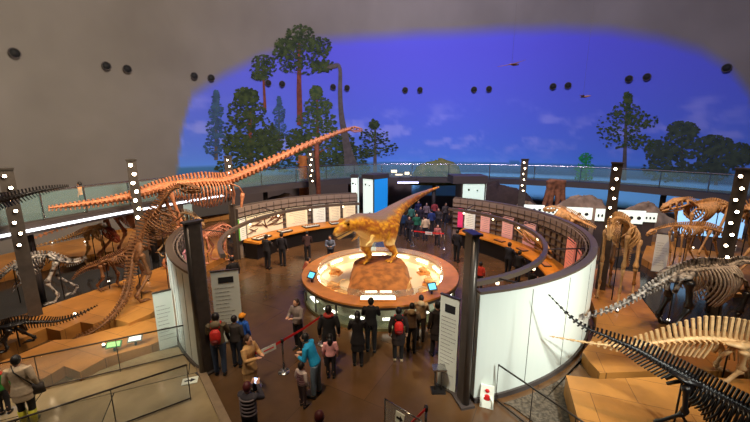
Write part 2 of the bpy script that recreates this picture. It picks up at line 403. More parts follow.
# pale inclined parapet behind the left walkway
# ================================================================ CURVED GALLERY (two facing arcs)
DCN = (0.3, 14.5); RAD = math.radians
def gallery(a0, a1, which, DCN, k):
    am = (a0 + a1) / 2
    r = thing('curved_display_wall', which, 'wall', (DCN[0] + 8 * k * math.cos(am), DCN[1] + 8 * k * math.sin(am), 0))
    MB().arc(DCN, 7.95*k, 8.1*k, a0, a1, .12, 2.72, 72).build('outer_panel', M_white, r)
    MB().arc(DCN, 7.86*k, 7.95*k, a0, a1, 0, 2.72, 72).build('inner_backing', M_back, r)
    MB().arc(DCN, 8.0*k-.1, 8.0*k+.1, a0, a1, 2.72, 2.78, 72).build('rim', M_rim, r)
    MB().arc(DCN, 7.9*k, 8.16*k, a0, a1, 0, .12, 72).build('plinth', M_slab, r)
    g = MB(); n_ = int((a1 - a0) * 7.85 / .5)
    for i in range(n_ + 1):
        a = a0 + (a1 - a0) * i / n_
        g.box((DCN[0] + 7.82*k * math.cos(a), DCN[1] + 7.82*k * math.sin(a), 1.36), (.09, .035, 2.7), a)
    for z in (.95, 1.25, 1.55, 1.85, 2.15, 2.43): g.arc(DCN, 7.77*k, 7.86*k, a0, a1, z - .02, z + .02, 72)
    g.build('grid_frame', M_mull, r)
    MB().arc(DCN, 7.75*k, 7.8*k, a0, a1, 2.24, 2.71, 72).build('header_band', mat('header_band_brown', (132, 116, 104), .6), r)
    hb = MB()
    for i in range(n_ + 1):
        a = a0 + (a1 - a0) * i / n_; hb.box((DCN[0] + 7.74*k * math.cos(a), DCN[1] + 7.74*k * math.sin(a), 2.47), (.03, .03, .46), a)
    hb.arc(DCN, 7.72*k, 7.76*k, a0, a1, 2.46, 2.49, 72); hb.build('band_joints', M_mull, r)
    sm = MB()
    for i in range(1, 12):
        a = a0 + (a1 - a0) * i / 12
        sm.box((DCN[0] + 8.1*k * math.cos(a), DCN[1] + 8.1*k * math.sin(a), 1.4), (.012, .014, 2.5), a)
    sm.build('panel_joint', M_grey, r)
    return r
LA0, LA1 = RAD(101), RAD(232); RA0, RA1 = RAD(-77.5), RAD(56); RC = (.7, 14.3); RK = .925
gallery(LA0, RAD(161), 'long left curved gallery wall with lit cream posters inside', DCN, 1)
gallery(RAD(191), LA1, 'short front piece of the left curved wall, pale outside', DCN, 1)
PE = (DCN[0] + 7.95 * math.cos(RAD(161.6)), DCN[1] + 7.95 * math.sin(RAD(161.6)))
r = thing('gallery_post', 'slim post ending the long left gallery wall by the green strip', 'post', (PE[0], PE[1], 0)); MB().box((PE[0], PE[1], 1.45), (.22, .12, 2.9), RAD(161.6)).build('shaft', M_post, r); MB().box((PE[0], PE[1], 2.92), (.28, .18, .04), RAD(161.6)).build('cap', M_grey, r)
gallery(RA0, RA1, 'right curved gallery wall with big glossy white outside', RC, RK)
def counter(a0, a1, lab, DCN=DCN, k=1):
    am = (a0 + a1) / 2
    r = thing('display_counter', lab, 'counter', (DCN[0] + 7.1 * math.cos(am), DCN[1] + 7.1 * math.sin(am), 0))
    MB().arc(DCN, 6.75*k, 7.76*k, a0, a1, .84, .92, 60, .98 - .14, 1.0).build('countertop', M_orange, r)
    MB().arc(DCN, 6.9*k, 7.7*k, a0, a1, 0, .84, 60).build('counter_base', M_black, r)
counter(RAD(104), RAD(159), 'orange topped curved counter along the left gallery wall')
counter(RAD(-45), RAD(50), 'orange topped curved counter along the right gallery wall', RC, RK)
def rail(a0, a1, lab, DCN=DCN, k=1):
    am = (a0 + a1) / 2
    r = thing('lighting_rail', lab, 'light rail', (DCN[0] + 6.5 * math.cos(am), DCN[1] + 6.5 * math.sin(am), 2.2))
    MB().arc(DCN, 6.42*k, 6.58*k, a0, a1, 2.22, 2.36, 60).build('track', M_rim, r)
    n_ = int((a1 - a0) / .3)
    for i in range(n_):
        a = a0 + (a1 - a0) * (i + .5) / n_; x, y = DCN[0] + 6.5*k * math.cos(a), DCN[1] + 6.5*k * math.sin(a)
        MB().cyl((x, y, 2.12), (x, y, 2.22), .045, seg=10).build('downlight', mat('warm_downlight', (255, 225, 180), .5, emis=6), r)
        if i % 2 == 0:
            MB().bar((x, y, 2.3), (DCN[0] + 7.8*k * math.cos(a), DCN[1] + 7.8*k * math.sin(a), 2.5), .04, .04).build('bracket', M_mull, r)
rail(RAD(101), RAD(214), 'curved light rail in front of the left gallery wall')
rail(RAD(-72), RAD(54), 'curved light rail in front of the right gallery wall', RC, RK)
# tall posts at the ends of the arcs
def post_led(name, label, x, y, z1, w, leds=0, group=None, zled=None, taper=1.0, face=None):
    r = thing(name, label, 'post', (x, y, 0), group=group)
    a = math.atan2(-y, -x) if face is None else face
    M = Matrix.Rotation(a, 3, 'Z'); b = MB()
    vs = []
    for z, k in ((0, 1), (z1, taper)):
        for sx, sy in ((-1, -1), (1, -1), (1, 1), (-1, 1)): vs.append(V((x, y, z)) + M @ V((sx * w * .4 * k, sy * w * .5 * k, 0)))
    b.add(vs, [(0, 3, 2, 1), (4, 5, 6, 7), (0, 1, 5, 4), (1, 2, 6, 5), (2, 3, 7, 6), (3, 0, 4, 7)])
    b.build('shaft', M_post, r)
    MB().box((x, y, .04), (w * 1.5, w * 1.5, .08), a).build('base_plate', M_slab, r)
    MB().box((x, y, z1 + .03), (w * 1.0, w * 1.12, .06), a).build('cap', M_grey, r)
    for i in range(leds):
        z = z1 - .18 - i * .36
        p = V((x, y, z)) + M @ V((w * .42, (.04 if i % 2 else -.04), 0)); q = p + M @ V((.05, 0, 0))
        h = MB().cyl(p, q, .06, .065, 12).build('lamp_housing', M_black, r)
        MB().cyl(q, q + M @ V((.012, 0, 0)), .068 if 'brightly' in label else .045, .04, 12).build('lamp_lens', M_led, h)
    return r
def two(x, y, lab):
    r = thing('gallery_post', lab, 'post', (x, y, 0))
    a = math.atan2(y - DCN[1], x - DCN[0]); M = Matrix.Rotation(a, 3, 'Z')
    MB().box((x, y, 2.05), (.28, .18, 4.1), a).build('shaft', M_post, r)
    for s in (-1, 1):
        p = V((x, y, 0)) + M @ V((.13 * s, 0, 0)); MB().cyl(p, p + V((0, 0, 4.1)), .085, seg=14).build('side_tube', M_grey, r)
    MB().box((x, y, 4.12), (.46, .24, .05), a).build('cap', M_grey, r)
    MB().box((x, y, .03), (.52, .34, .06), a).build('base_plate', M_slab, r)
pl = (DCN[0] + 8.0 * math.cos(RAD(233.5)), DCN[1] + 8.0 * math.sin(RAD(233.5)))
prr = (RC[0] + 7.42 * math.cos(RAD(-79.3)), RC[1] + 7.42 * math.sin(RAD(-79.3)))
two(pl[0], pl[1], 'tall dark double post ending the left gallery wall by the khaki jacket man')
two(prr[0], prr[1], 'tall dark double post ending the right gallery wall by the printed board')

def wall_th(u, z, lo, hi, r=7.75, DCN=DCN):          # bearing on the gallery wall
    best = None
    for i in range(400):
        a = lo + (hi - lo) * i / 399; p = V((DCN[0] + r * math.cos(a), DCN[1] + r * math.sin(a), z)) - EYE
        fw = p.y * cp - p.z * sp; uu = 375 + F * p.x / fw
        if best is None or abs(uu - u) < best[0]: best = (abs(uu - u), a)
    return best[1]
def wpanel(a0, a1, z0, z1, m, label, group, kind='illuminated_poster', cat='poster', pic=None, DCN=DCN, k=1):
    R7 = lambda v: v * k
    am = (a0 + a1) / 2
    r = thing(kind, label, cat, (DCN[0] + R7(7.7) * math.cos(am), DCN[1] + R7(7.7) * math.sin(am), z0), group=group)
    MB().arc(DCN, R7(7.69), R7(7.765), a0, a1, z0, z1, 8).build('panel_face', m, r)
    MB().arc(DCN, R7(7.67), R7(7.69), a0, a1, z1 - .04, z1, 8).build('top_edge', M_mull, r)
    rnd = random.Random(int(am * 1000))
    b = MB()
    if pic == 'text':
        for kk in range(9):
            z = z1 - .12 - kk * (z1 - z0 - .2) / 9; e = a0 + (a1 - a0) * rnd.uniform(.6, .92)
            b.arc(DCN, R7(7.683), R7(7.69), a0 + (a1 - a0) * .1, e, z - .006, z + .006, 4)
        b.build('printed_lines', mat('grey_print', (120, 116, 110), .7), r)
    if pic == 'fossil':
        for kk in range(26):
            a = a0 + (a1 - a0) * rnd.uniform(.06, .94); z = z0 + (z1 - z0) * rnd.uniform(.25, .85); t = rnd.uniform(0, PI)
            q = [V((DCN[0] + (R7(7.68) - .03 * math.sin(PI * j / 4)) * math.cos(a + .03 * math.cos(t) * (j - 2)), DCN[1] + (R7(7.68) - .03 * math.sin(PI * j / 4)) * math.sin(a + .03 * math.cos(t) * (j - 2)), z + .09 * math.sin(t) * (j - 2))) for j in range(5)]
            b.tube(q, [.012, .03, .035, .03, .012], 6)
        b.build('fossil_bones', mat('fossil_bone_brown', (120, 70, 38), .7, noise=.4, scale=10), r)
for (u0, u1, m, pic, lab) in [(231, 235, M_green, None, 'narrow green strip panel on the left gallery wall'), (237, 245, M_cream2, 'text', 'pale text panel right of the green strip'),
        (247, 282, M_cream, 'fossil', 'wide cream panel with brown fossil bones above the left counter'), (286, 307, M_cream, 'text', 'blank looking cream panel right of the fossil slab panel'),
        (313, 325, M_cream2, 'text', 'pale panel with printed lines in the middle of the left wall'), (329, 340, M_cream, 'text', 'cream panel behind the head of the dinosaur model'), (343, 355, M_cream, 'text', 'last cream panel of the left wall, behind the model')]:
    a0 = wall_th(u1, 1.6, LA0, RAD(161)); a1 = wall_th(u0, 1.6, LA0, RAD(161)); wpanel(a0, a1, 1.02, 2.16, m, lab, 'panels on the left gallery wall', pic=pic)
for (u0, u1, m, pic, lab) in [(458, 463, M_magenta, None, 'magenta strip panel at the far end of the right gallery wall'), (465, 475, M_cream2, 'text', 'pale panel next to the magenta strip'),
        (481, 490, M_pink, 'text', 'pinkish panel with small picture, second from the magenta strip'), (503, 513, M_pink, 'text', 'rose panel above the middle of the right counter'),
        (524, 535, M_pink, 'text', 'rose panel behind the mounted golden fossil')]:
    a0 = wall_th(u1, 1.6, RAD(0), RA1, 7.17, RC); a1 = wall_th(u0, 1.6, RAD(0), RA1, 7.17, RC); wpanel(a0, a1, 1.02, 2.16, m, lab, 'panels on the right gallery wall', pic=pic, DCN=RC, k=RK)
wpanel(RAD(-16), RAD(-9), .95, 2.3, mat('salmon_panel', (235, 140, 120), .5, emis=.25), 'tall salmon panel near the bend of the right wall', 'panels on the right gallery wall', pic='text', DCN=RC, k=RK)
wpanel(RAD(-24), RAD(-20), 1.2, 2.2, mat('salmon_panel', (0, 0, 0)), 'small salmon panel nearest the bend of the right wall', 'panels on the right gallery wall', DCN=RC, k=RK)
for a, c, lab in [(196, (226, 150, 150), 'pink poster on the left wall nearest its front post'), (210, (220, 90, 60), 'red poster on the left wall front stretch'), (203, (200, 200, 190), 'grey poster low on the left wall front stretch')]:
    wpanel(RAD(a), RAD(a + 5), 1.0, 2.1, mat('poster_%d' % a, c, .6, emis=.12), lab, 'posters on the left wall front stretch', 'poster', 'poster')
# things on the counters
for i, (a, w) in enumerate([(110, 6), (122, 8), (137, 6), (149, 8)]):
    r = thing('specimen_case', ['flat specimen case at the far end of the left counter', 'flat specimen case second from the far end of the left counter', 'flat specimen case third from the far end of the left counter', 'flat specimen case at the near end of the left counter'][i], 'case',
              (DCN[0] + 7.2 * math.cos(RAD(a)), DCN[1] + 7.2 * math.sin(RAD(a)), .95))
    MB().arc(DCN, 6.95, 7.5, RAD(a), RAD(a + w), .96, 1.02, 8).build('case_tray', M_slab, r)
    MB().arc(DCN, 7.0, 7.45, RAD(a + .4), RAD(a + w - .4), 1.02, 1.035, 8).build('label_sheet', M_paper, r)
    b = MB()
    for k in range(7):
        x = RAD(a + 1 + (w - 2) * k / 6); b.ell((DCN[0] + 7.2 * math.cos(x), DCN[1] + 7.2 * math.sin(x), 1.06), (.05, .09, .03), seg=8, rings=5)
    b.build('specimen', M_rock, r)
for i, a in enumerate([10, 24, 38, -8]):
    r = thing('info_plate', ['dark info plate in the middle of the right counter', 'dark info plate right of the standing visitors', 'dark info plate at the far end of the right counter', 'dark info plate near the bend of the right counter'][i], 'plate', (RC[0] + 6.57 * math.cos(RAD(a)), RC[1] + 6.57 * math.sin(RAD(a)), .95))
    MB().arc(RC, 6.4, 6.7, RAD(a), RAD(a + 5), .95, .99, 6).build('plate', M_slab, r)
    MB().arc(RC, 6.43, 6.67, RAD(a + .5), RAD(a + 4.5), .99, 1.0, 6).build('picture', mat('plate_print', (190, 120, 70), .5), r)

# ================================================================ CENTRAL ISLAND
IC = (0.2, 13.1)
isl = thing('ring_display', 'round wooden display counter around the rock mound', 'display', (IC[0], IC[1], 0))
MB().arc(IC, 2.55, 3.12, 0, 2 * PI, .86, .92, 96).build('ring_top', M_ring, isl)
MB().arc(IC, 3.06, 3.14, 0, 2 * PI, .78, .86, 96).build('ring_edge', M_grey, isl)
MB().arc(IC, 2.98, 3.02, 0, 2 * PI, .1, .8, 96).build('glass_front', M_glass, isl)
MB().arc(IC, 2.5, 2.56, 0, 2 * PI, .1, .86, 96).build('inner_lining', mat('pale_lining', (205, 198, 170), .6), isl)
MB().arc(IC, .4, 3.05, 0, 2 * PI, .0, .1, 96).build('ring_plinth', mat('olive_plinth', (110, 112, 80), .5), isl)
MB().arc(IC, .9, 2.5, 0, 2 * PI, .1, .5, 96).build('inner_deck', mat('cream_inner_deck', (226, 200, 160), .5), isl)
for k in range(18):
    a = 2 * PI * k / 18; MB().box((IC[0] + 3.0 * math.cos(a), IC[1] + 3.0 * math.sin(a), .45), (.05, .04, .72), a).build('mullion', M_grey, isl)
for k in range(14):
    a = 2 * PI * (k + .5) / 14
    MB().arc(IC, 2.44, 2.5, a - .13, a + .13, .72, .77, 6).build('strip_lamp', mat('case_strip_glow', (255, 238, 205), .5, emis=16), isl)
for k in range(16):
    a = 2 * PI * (k + .3) / 16; MB().arc(IC, 2.75, 2.9, a - .1, a + .1, .3, .32, 4).build('case_light', mat('case_base_glow', (240, 240, 220), .5, emis=4), isl)
MB().arc(IC, 2.48, 2.5, 0, 2 * PI, .92, 1.14, 96).build('inner_glass', M_glass, isl)
# rock mound
rm = MB(); N1, N2 = 48, 10; vs = []; fs = []
for j in range(N2 + 1):
    f = j / N2
    for i in range(N1):
        a = 2 * PI * i / N1; fr = max(0, -math.sin(a)) ** 3
        R = 1.02 + (f ** 1.5) * .2 + fr * f * 1.45
        z = 1.22 - .72 * f ** (2.2 - fr * .8) + (.35 * fr * f ** 2)
        k = 1 + .06 * (hnoise(math.cos(a) * 3 + 9, math.sin(a) * 3 + f * 4) - .5)
        vs.append((IC[0] + R * k * math.cos(a), IC[1] + R * k * math.sin(a), z + .06 * (hnoise(a * 3, f * 5) - .5)))
vs2 = list(vs); c0 = len(vs2); vs2.append((IC[0], IC[1], 1.27))
fs = [(j * N1 + i, (j + 1) * N1 + i, (j + 1) * N1 + (i + 1) % N1, j * N1 + (i + 1) % N1) for j in range(N2) for i in range(N1)] + [(c0, i, (i + 1) % N1) for i in range(N1)]
rm.add(vs2, fs, True)
mound = rm.build('rock_mound', M_rock); tag(mound, 'orange brown rock mound carrying the dinosaur model', 'rock')
for x, yy, w_, h_, lab in ((-.33, -2.3, .4, .12, 'short glowing label strip on the mound front, left one'), (.17, -2.3, .4, .12, 'short glowing label strip on the mound front, right one'), (-.1, -2.62, 1.15, .28, 'wide glowing label box at the front of the rock mound')):
    r = thing('label_lightbox', lab, 'sign', (IC[0] + x, IC[1] + yy, .85))
    zz = .96 if w_ > 1 else 1.03
    MB().box((IC[0] + x, IC[1] + yy, zz - .04), (w_ + .06, h_ + .05, .1)).build('housing', M_ring, r)
    MB().box((IC[0] + x, IC[1] + yy, zz + .016), (w_, h_, .012)).build('lit_face', mat('label_glow', (255, 242, 210), .5, emis=2.6), r)

# ---------------------------------------------------------------- life-size dinosaur model
TREX = MB()
sk = [gy(339, 231, 12.0), gy(350, 223, 12.3), gy(359, 223, 12.6), gy(368, 226, 12.95), gy(379, 227, 13.3), gy(388, 220, 13.7), gy(398, 209, 14.4), gy(418, 196, 15.8), gy(439, 187, 17.8)]
ctl = [(sk[1] + V((.1, .1, -.04)), .32), (sk[2], .38), (sk[3], .52), (sk[4], .6), (sk[5], .52), (sk[6], .31), (sk[7], .16), (sk[8], .04)]
body_s = spl([(p.x, p.y, p.z, r) for p, r in ctl], 40)
TREX.tube([p[:3] for p in body_s], [max(p[3], .03) for p in body_s], 18)
fwd = (V((sk[0].x, sk[0].y, 0)) - V((sk[3].x, sk[3].y, 0))).normalized(); sd = V((-fwd.y, fwd.x, 0)); UP = V((0, 0, 1))
hc = sk[1] + V((0, 0, -.05)) + fwd * .05
fd = (fwd + V((0, 0, -.28))).normalized(); hu = (UP + fwd * .28).normalized()
def H(a, b, c): return hc + fd * a * 1.08 + sd * b * 1.12 + hu * c * 1.15
TREX.ell(H(-.02, 0, 0), (.36, .27, .29), Matrix((fd, sd, hu)).transposed(), 16, 10)
TREX.tube([H(.05, 0, .05), H(.3, 0, .02), H(.52, 0, -.04), H(.66, 0, -.1)], [.26, .21, .165, .1], 14)
TREX.tube([H(0, 0, -.16), H(.3, 0, -.19), H(.52, 0, -.21), H(.6, 0, -.22)], [.17, .125, .1, .06], 12)
for s in (-1, 1):
    TREX.ell(H(.16, s * .17, .2), (.13, .06, .07), Matrix((fd, sd, hu)).transposed()); TREX.ell(H(.5, s * .06, .06), .045)
    foot = gz(367, 262.5, 1.24) if s > 0 else gz(393, 261, 1.24)
    hip = foot + (V((.12, .1, 1.25)) if s > 0 else V((-.08, 0, 1.5)))
    knee = hip * .5 + foot * .5 + fwd * .16; ank = foot + V((0, 0, .32)) - fwd * .14
    TREX.tube([hip + V((0, 0, .1)), (hip + knee) / 2 + fwd * .05, knee, knee * .5 + ank * .5, ank, foot + V((0, 0, .08))], [.36, .31, .22, .16, .12, .12], 12)
    for t in (-.5, 0, .5):
        d = (fwd + sd * t).normalized()
        TREX.tube([foot + V((0, 0, .07)), foot + d * .2 + V((0, 0, .07)), foot + d * .36 + V((0, 0, .03))], [.075, .06, .02], 8)
    sh = sk[3] + sd * (.42 * s) + V((0, 0, -.28)) + fwd * .12
    TREX.tube([sh, sh + fwd * .12 + V((0, 0, -.22)), sh + fwd * .3 + V((0, 0, -.28)), sh + fwd * .38 + V((0, 0, -.33))], [.1, .06, .04, .015], 8)
    TREX.tube([sh + fwd * .3 + V((0, 0, -.28)), sh + fwd * .36 + sd * .05 + V((0, 0, -.34))], [.04, .015], 6)
dr = thing('dinosaur_model', 'life size orange and grey meat eating dinosaur model on the rock mound', 'dinosaur', (IC[0], IC[1], 1.22))
ob = TREX.build('body', attr_mat('scaly_skin', .45, .5, 30), dr, remesh=.026)
me = ob.data; ca = me.color_attributes.new('paint', 'FLOAT_COLOR', 'POINT'); org = ORG['dinosaur_model']
cc = []
for v in me.vertices:
    p = v.co + org; best = min(body_s, key=lambda q: (q[0] - p.x) ** 2 + (q[1] - p.y) ** 2 + .3 * (q[2] - p.z) ** 2)
    h = (p.z - best[2]) / max(best[3], .12) + .5 * (fbm(p.x * 4 + p.z * 3, p.y * 4 + p.z * 2) - .5)
    og = mixc((236, 178, 44), (164, 88, 30), fbm(p.x * 9, p.z * 9 + p.y * 6) * 2.6 - .8)
    c = mixc(og, (124, 100, 92), (h - .5) / .3) if h > 0 else mixc(og, (250, 220, 150), (-h - .5) / .4 if p.z > 2.0 else 0)
    cc += lin(c)
ca.data.foreach_set('color', cc)
for s in (-1, 1):
    MB().ell(H(.17, s * .215, .12), .05).build('eye', mat('amber_eye', (60, 30, 10), .1), dr)
ml = MB()
for s in (-1, 1): ml.tube([H(.1, s * .19, -.13), H(.3, s * .165, -.125), H(.5, s * .125, -.14), H(.64, s * .07, -.155), H(.7, 0, -.16)], [.012, .018, .018, .016, .012], 6)
ml.build('mouth_line', mat('dark_mouth', (70, 24, 16), .5), dr)
tb = MB()
for s in (-1, 1):
    for k in range(8):
        q = H(.2 + .05 * k, s * (.13 - .008 * k), -.1 - .005 * k); tb.tube([q, q - hu * .06], [.018, .003], 5)
tb.build('teeth', mat('tooth_ivory', (225, 215, 185), .4), dr)

# small exhibits on the ring
def small_skel(label, p, s, m, yaw):
    r = lthing('fossil_mount', label, 'fossil', p, yaw)
    b = MB(); pts = spl([(-.4, 0, .12), (-.2, 0, .3), (0, 0, .42), (.2, 0, .46), (.36, 0, .62), (.46, 0, .66)], 20)
    b.tube([V(q) * s for q in pts], [s * .012 + s * .012 * math.sin(PI * i / 20) for i in range(21)], 6)
    for i in range(8, 15):
        for sg in (-1, 1):
            q = V(pts[i]); b.tube([q * s, (q + V((0, sg * .08, -.05))) * s, (q + V((.02, sg * .07, -.16))) * s], s * .009, 5)
    b.build('backbone', m, r)
    for x in (0, .22):
        for sg in (-1, 1): MB().tube([V((x, sg * .05, .4)) * s, V((x + .05, sg * .08, .22)) * s, V((x, sg * .08, .0)) * s], [s * .022, s * .016, s * .014], 6).build('leg_bone', m, r)
    MB().tube([V((.44, 0, .66)) * s, V((.52, 0, .65)) * s, V((.62, 0, .61)) * s], [s * .05, s * .045, s * .015], 8).build('skull', m, r)
M_gold = mat('golden_bone', (228, 172, 104), .55, noise=.35, scale=8)
small_skel('small golden skeleton on the right of the ring display', (IC[0] + .95, IC[1] - 1.75, .5), .95, M_gold, 1.2)
small_skel('small pale skeleton at the left back of the ring', (IC[0] - 1.9, IC[1] + .3, .5), .7, M_gold, 2.4)
small_skel('small fossil mount left front inside the ring', (IC[0] - 1.7, IC[1] - 1.0, .5), .6, M_gold, .4)
small_skel('small fossil mount right of the mound inside the ring', (IC[0] + 2.0, IC[1] - .1, .5), .65, M_gold, 2.0)
for i, (a, rr) in enumerate([(205, 2.0), (228, 2.1), (318, 2.15), (345, 2.0), (20, 2.0), (160, 2.0)]):
    x, y = IC[0] + rr * math.cos(RAD(a)), IC[1] + rr * math.sin(RAD(a))
    r = thing('skull_cast', ['skull cast at the left of the ring', 'skull cast at the front left of the ring', 'skull cast at the front right of the ring', 'skull cast at the right of the ring by the tablet', 'skull cast at the back right of the ring', 'skull cast at the back left of the ring'][i], 'fossil', (x, y, .5))
    MB().box((x, y, .54), (.5, .34, .08), RAD(a)).build('stand', M_ring, r)
    b = MB(); b.tube([(x - .2, y, .68), (x - .05, y, .72), (x + .12, y, .67), (x + .22, y, .63)], [.08, .11, .08, .03], 8)
    b.build('cranium', M_gold, r); MB().tube([(x - .14, y, .6), (x + .05, y, .585), (x + .2, y, .585)], [.03, .03, .02], 6).build('jaw', M_gold, r)
# acrylic case and tablets on the ring top
r = thing('acrylic_case', 'clear acrylic case with white base on the back of the ring counter', 'case', (-.35, 15.85, .92))
MB().box((-.35, 15.85, .95), (.8, .4, .06)).build('case_base', M_paper, r); MB().box((-.35, 15.85, 1.15), (.76, .36, .34)).build('case_cover', M_glass, r)
def tablet(label, x, y, yaw):
    r = lthing('touch_screen', label, 'screen', (x, y, .92), yaw)
    MB().cyl((0, 0, 0), (0, 0, .2), .03).build('stem', M_black, r)
    M = Matrix.Rotation(RAD(35), 3, 'X')
    b = MB().box((0, 0, .27), (.34, .03, .3), M=Matrix.Rotation(RAD(-40), 3, 'X')).build('bezel', M_slab, r)
    Mx = Matrix.Rotation(RAD(-40), 3, 'X'); MB().box(V((0, 0, .27)) + Mx @ V((0, -.02, 0)), (.24, .01, .2), M=Mx).build('lit_screen', mat('blue_screen', (90, 190, 240), .4, emis=1.6), b)
tablet('tilted touch screen with blue picture on the right of the ring counter', IC[0] + 1.75, IC[1] - 2.22, .3)
tablet('tilted touch screen on the left of the ring counter', IC[0] - 2.55, IC[1] - 1.2, -.6)

# ================================================================ PLATFORMS
def platform(label, px, z, m=None, name='plywood_platform'):
    q = [gz(u, v, z) for u, v in px]; poly = []
    for a, b_ in zip(q, q[1:] + q[:1]):
        m_ = max(1, int((b_ - a).length / .4))
        for k in range(m_):
            p = a + (b_ - a) * (k / m_)
            for c_, rr_, out in ((DC, 23.7, False), (V((DCN[0], DCN[1], 0)), 8.35, True), (V((RC[0], RC[1], 0)), 7.72, True)):
                d_ = V((p.x - c_.x, p.y - c_.y, 0)); L_ = d_.length
                if out and c_.x > .5 and p.x < .7: continue
                if out and c_.x < .5 and p.x > .7: continue
                if (out and L_ < rr_) or (not out and L_ > rr_): d_ = d_ * (rr_ / L_); p = V((c_.x + d_.x, c_.y + d_.y, p.z))
            poly.append(p)
    b = MB().prism([(p.x, p.y) for p in poly], 0, z); o = b.build(name, m or M_ply); return tag(o, label, 'platform')
platform('long plywood platform at the left carrying the tall brown skeleton', [(-60, 352), (0, 322), (95, 290), (176, 262), (181, 290), (150, 314), (129, 323), (109, 318), (93, 324), (80, 322), (60, 331), (46, 328), (0, 348), (-50, 372)], .4)
platform('lower zigzag plywood platform beside the left glass walkway', [(-40, 382), (0, 362), (54, 340), (74, 339), (113, 328), (129, 325), (160, 316), (176, 318), (181, 332), (150, 345), (107, 357), (80, 372), (64, 366), (44, 378), (0, 390), (-40, 404)], .3)
platform('far left plywood platform under the golden skeletons', [(-40, 262), (20, 249), (60, 240), (110, 234), (168, 226), (166, 238), (120, 250), (60, 259), (0, 274), (-40, 284)], .4)
platform('left back plywood platform below the long necked skeleton', [(100, 226), (170, 214), (226, 205), (226, 212), (175, 222), (120, 230)], .5)
platform('plywood platform glimpsed through the gap of the left gallery wall', [(176, 236), (200, 226), (226, 222), (228, 262), (200, 275), (190, 285)], .3)
platform('near plywood block at the lower right corner', [(566, 375), (600, 379), (680, 376), (770, 380), (830, 470), (592, 470)], .55)
platform('right plywood platform reaching to the white gallery wall', [(579, 350), (581, 300), (590, 268), (640, 272), (640, 296), (660, 322), (700, 330), (790, 336), (790, 374), (680, 370), (600, 373)], .35)
platform('far right plywood platform behind the leaning post', [(642, 258), (650, 236), (690, 231), (780, 236), (820, 268), (780, 288), (735, 290), (700, 272), (660, 268)], .35)
platform('grey gravel bed between white wall and plywood block', [(497, 395), (540, 372), (578, 345), (570, 372), (592, 440), (545, 430)], .03, M_gravel, 'gravel_bed')['kind'] = 'stuff'
tag(MB().prism([(p.x, p.y) for p in [gz(u, v, .04) for u, v in [(187, 345), (226, 430), (-60, 470), (-60, 420), (0, 401), (48, 388), (107, 368), (150, 353)]]], 0.005, .04).build('walkway_floor', M_walk), 'polished pale walkway at the lower left with dark seams', 'floor')
q = [gz(192, 357, .09), gz(226, 430, .09)]
tag(MB().bar(q[0] + V((.08, 0, -.03)), q[1] + V((.08, 0, -.03)), .18, .08).build('stone_kerb', mat('kerb_stone', (150, 128, 102), .5, noise=.2)), 'pale stone kerb between pale walkway and dark floor', 'kerb')
M_aisle = mat('glossy_black_aisle', (34, 34, 36), .12)
tag(MB().prism([(p.x, p.y) for p in [gz(u, v, .02) for u, v in [(-80, 300), (0, 275), (80, 256), (168, 240), (172, 262), (95, 292), (0, 324), (-80, 350)]]], .004, .02).build('aisle_floor', M_aisle), 'glossy black aisle behind the left plywood platform', 'floor')
tag(MB().prism([(p.x, p.y) for p in [gz(u, v, .02) for u, v in [(590, 262), (640, 252), (655, 272), (735, 292), (790, 292), (790, 334), (700, 328), (662, 322), (640, 296), (640, 272)]]], .004, .02).build('aisle_floor', M_aisle), 'glossy black aisle under the black and white skeleton', 'floor')

# ================================================================ LAMP POSTS
PG = 'posts with rows of small lamps'
for (u, Y, z1, n_, lab) in [(3, 10.4, 5.2, 7, 'leaning looking lamp post at the far left edge'), (131, 14, 5.3, 7, 'brightly lit lamp post beside the tall brown skeleton'), (228, 20.3, 5.2, 6, 'lamp post at the neck base of the long necked skeleton'),
                          (311, 23.2, 5.45, 6, 'lamp post in front of the painted trees, behind the left wall'), (525, 22, 4.95, 6, 'lamp post behind the right gallery wall'), (618, 12.6, 5.25, 7, 'lamp post beside the golden skeleton at the right'), (746, 10.3, 5.2, 8, 'lamp post at the right edge by the black skull')]:
    v = 160; x = gy(u, v, Y).x
    post_led('lamp_post', lab, x, Y, z1, .34 if Y < 19 else .42, n_, PG)

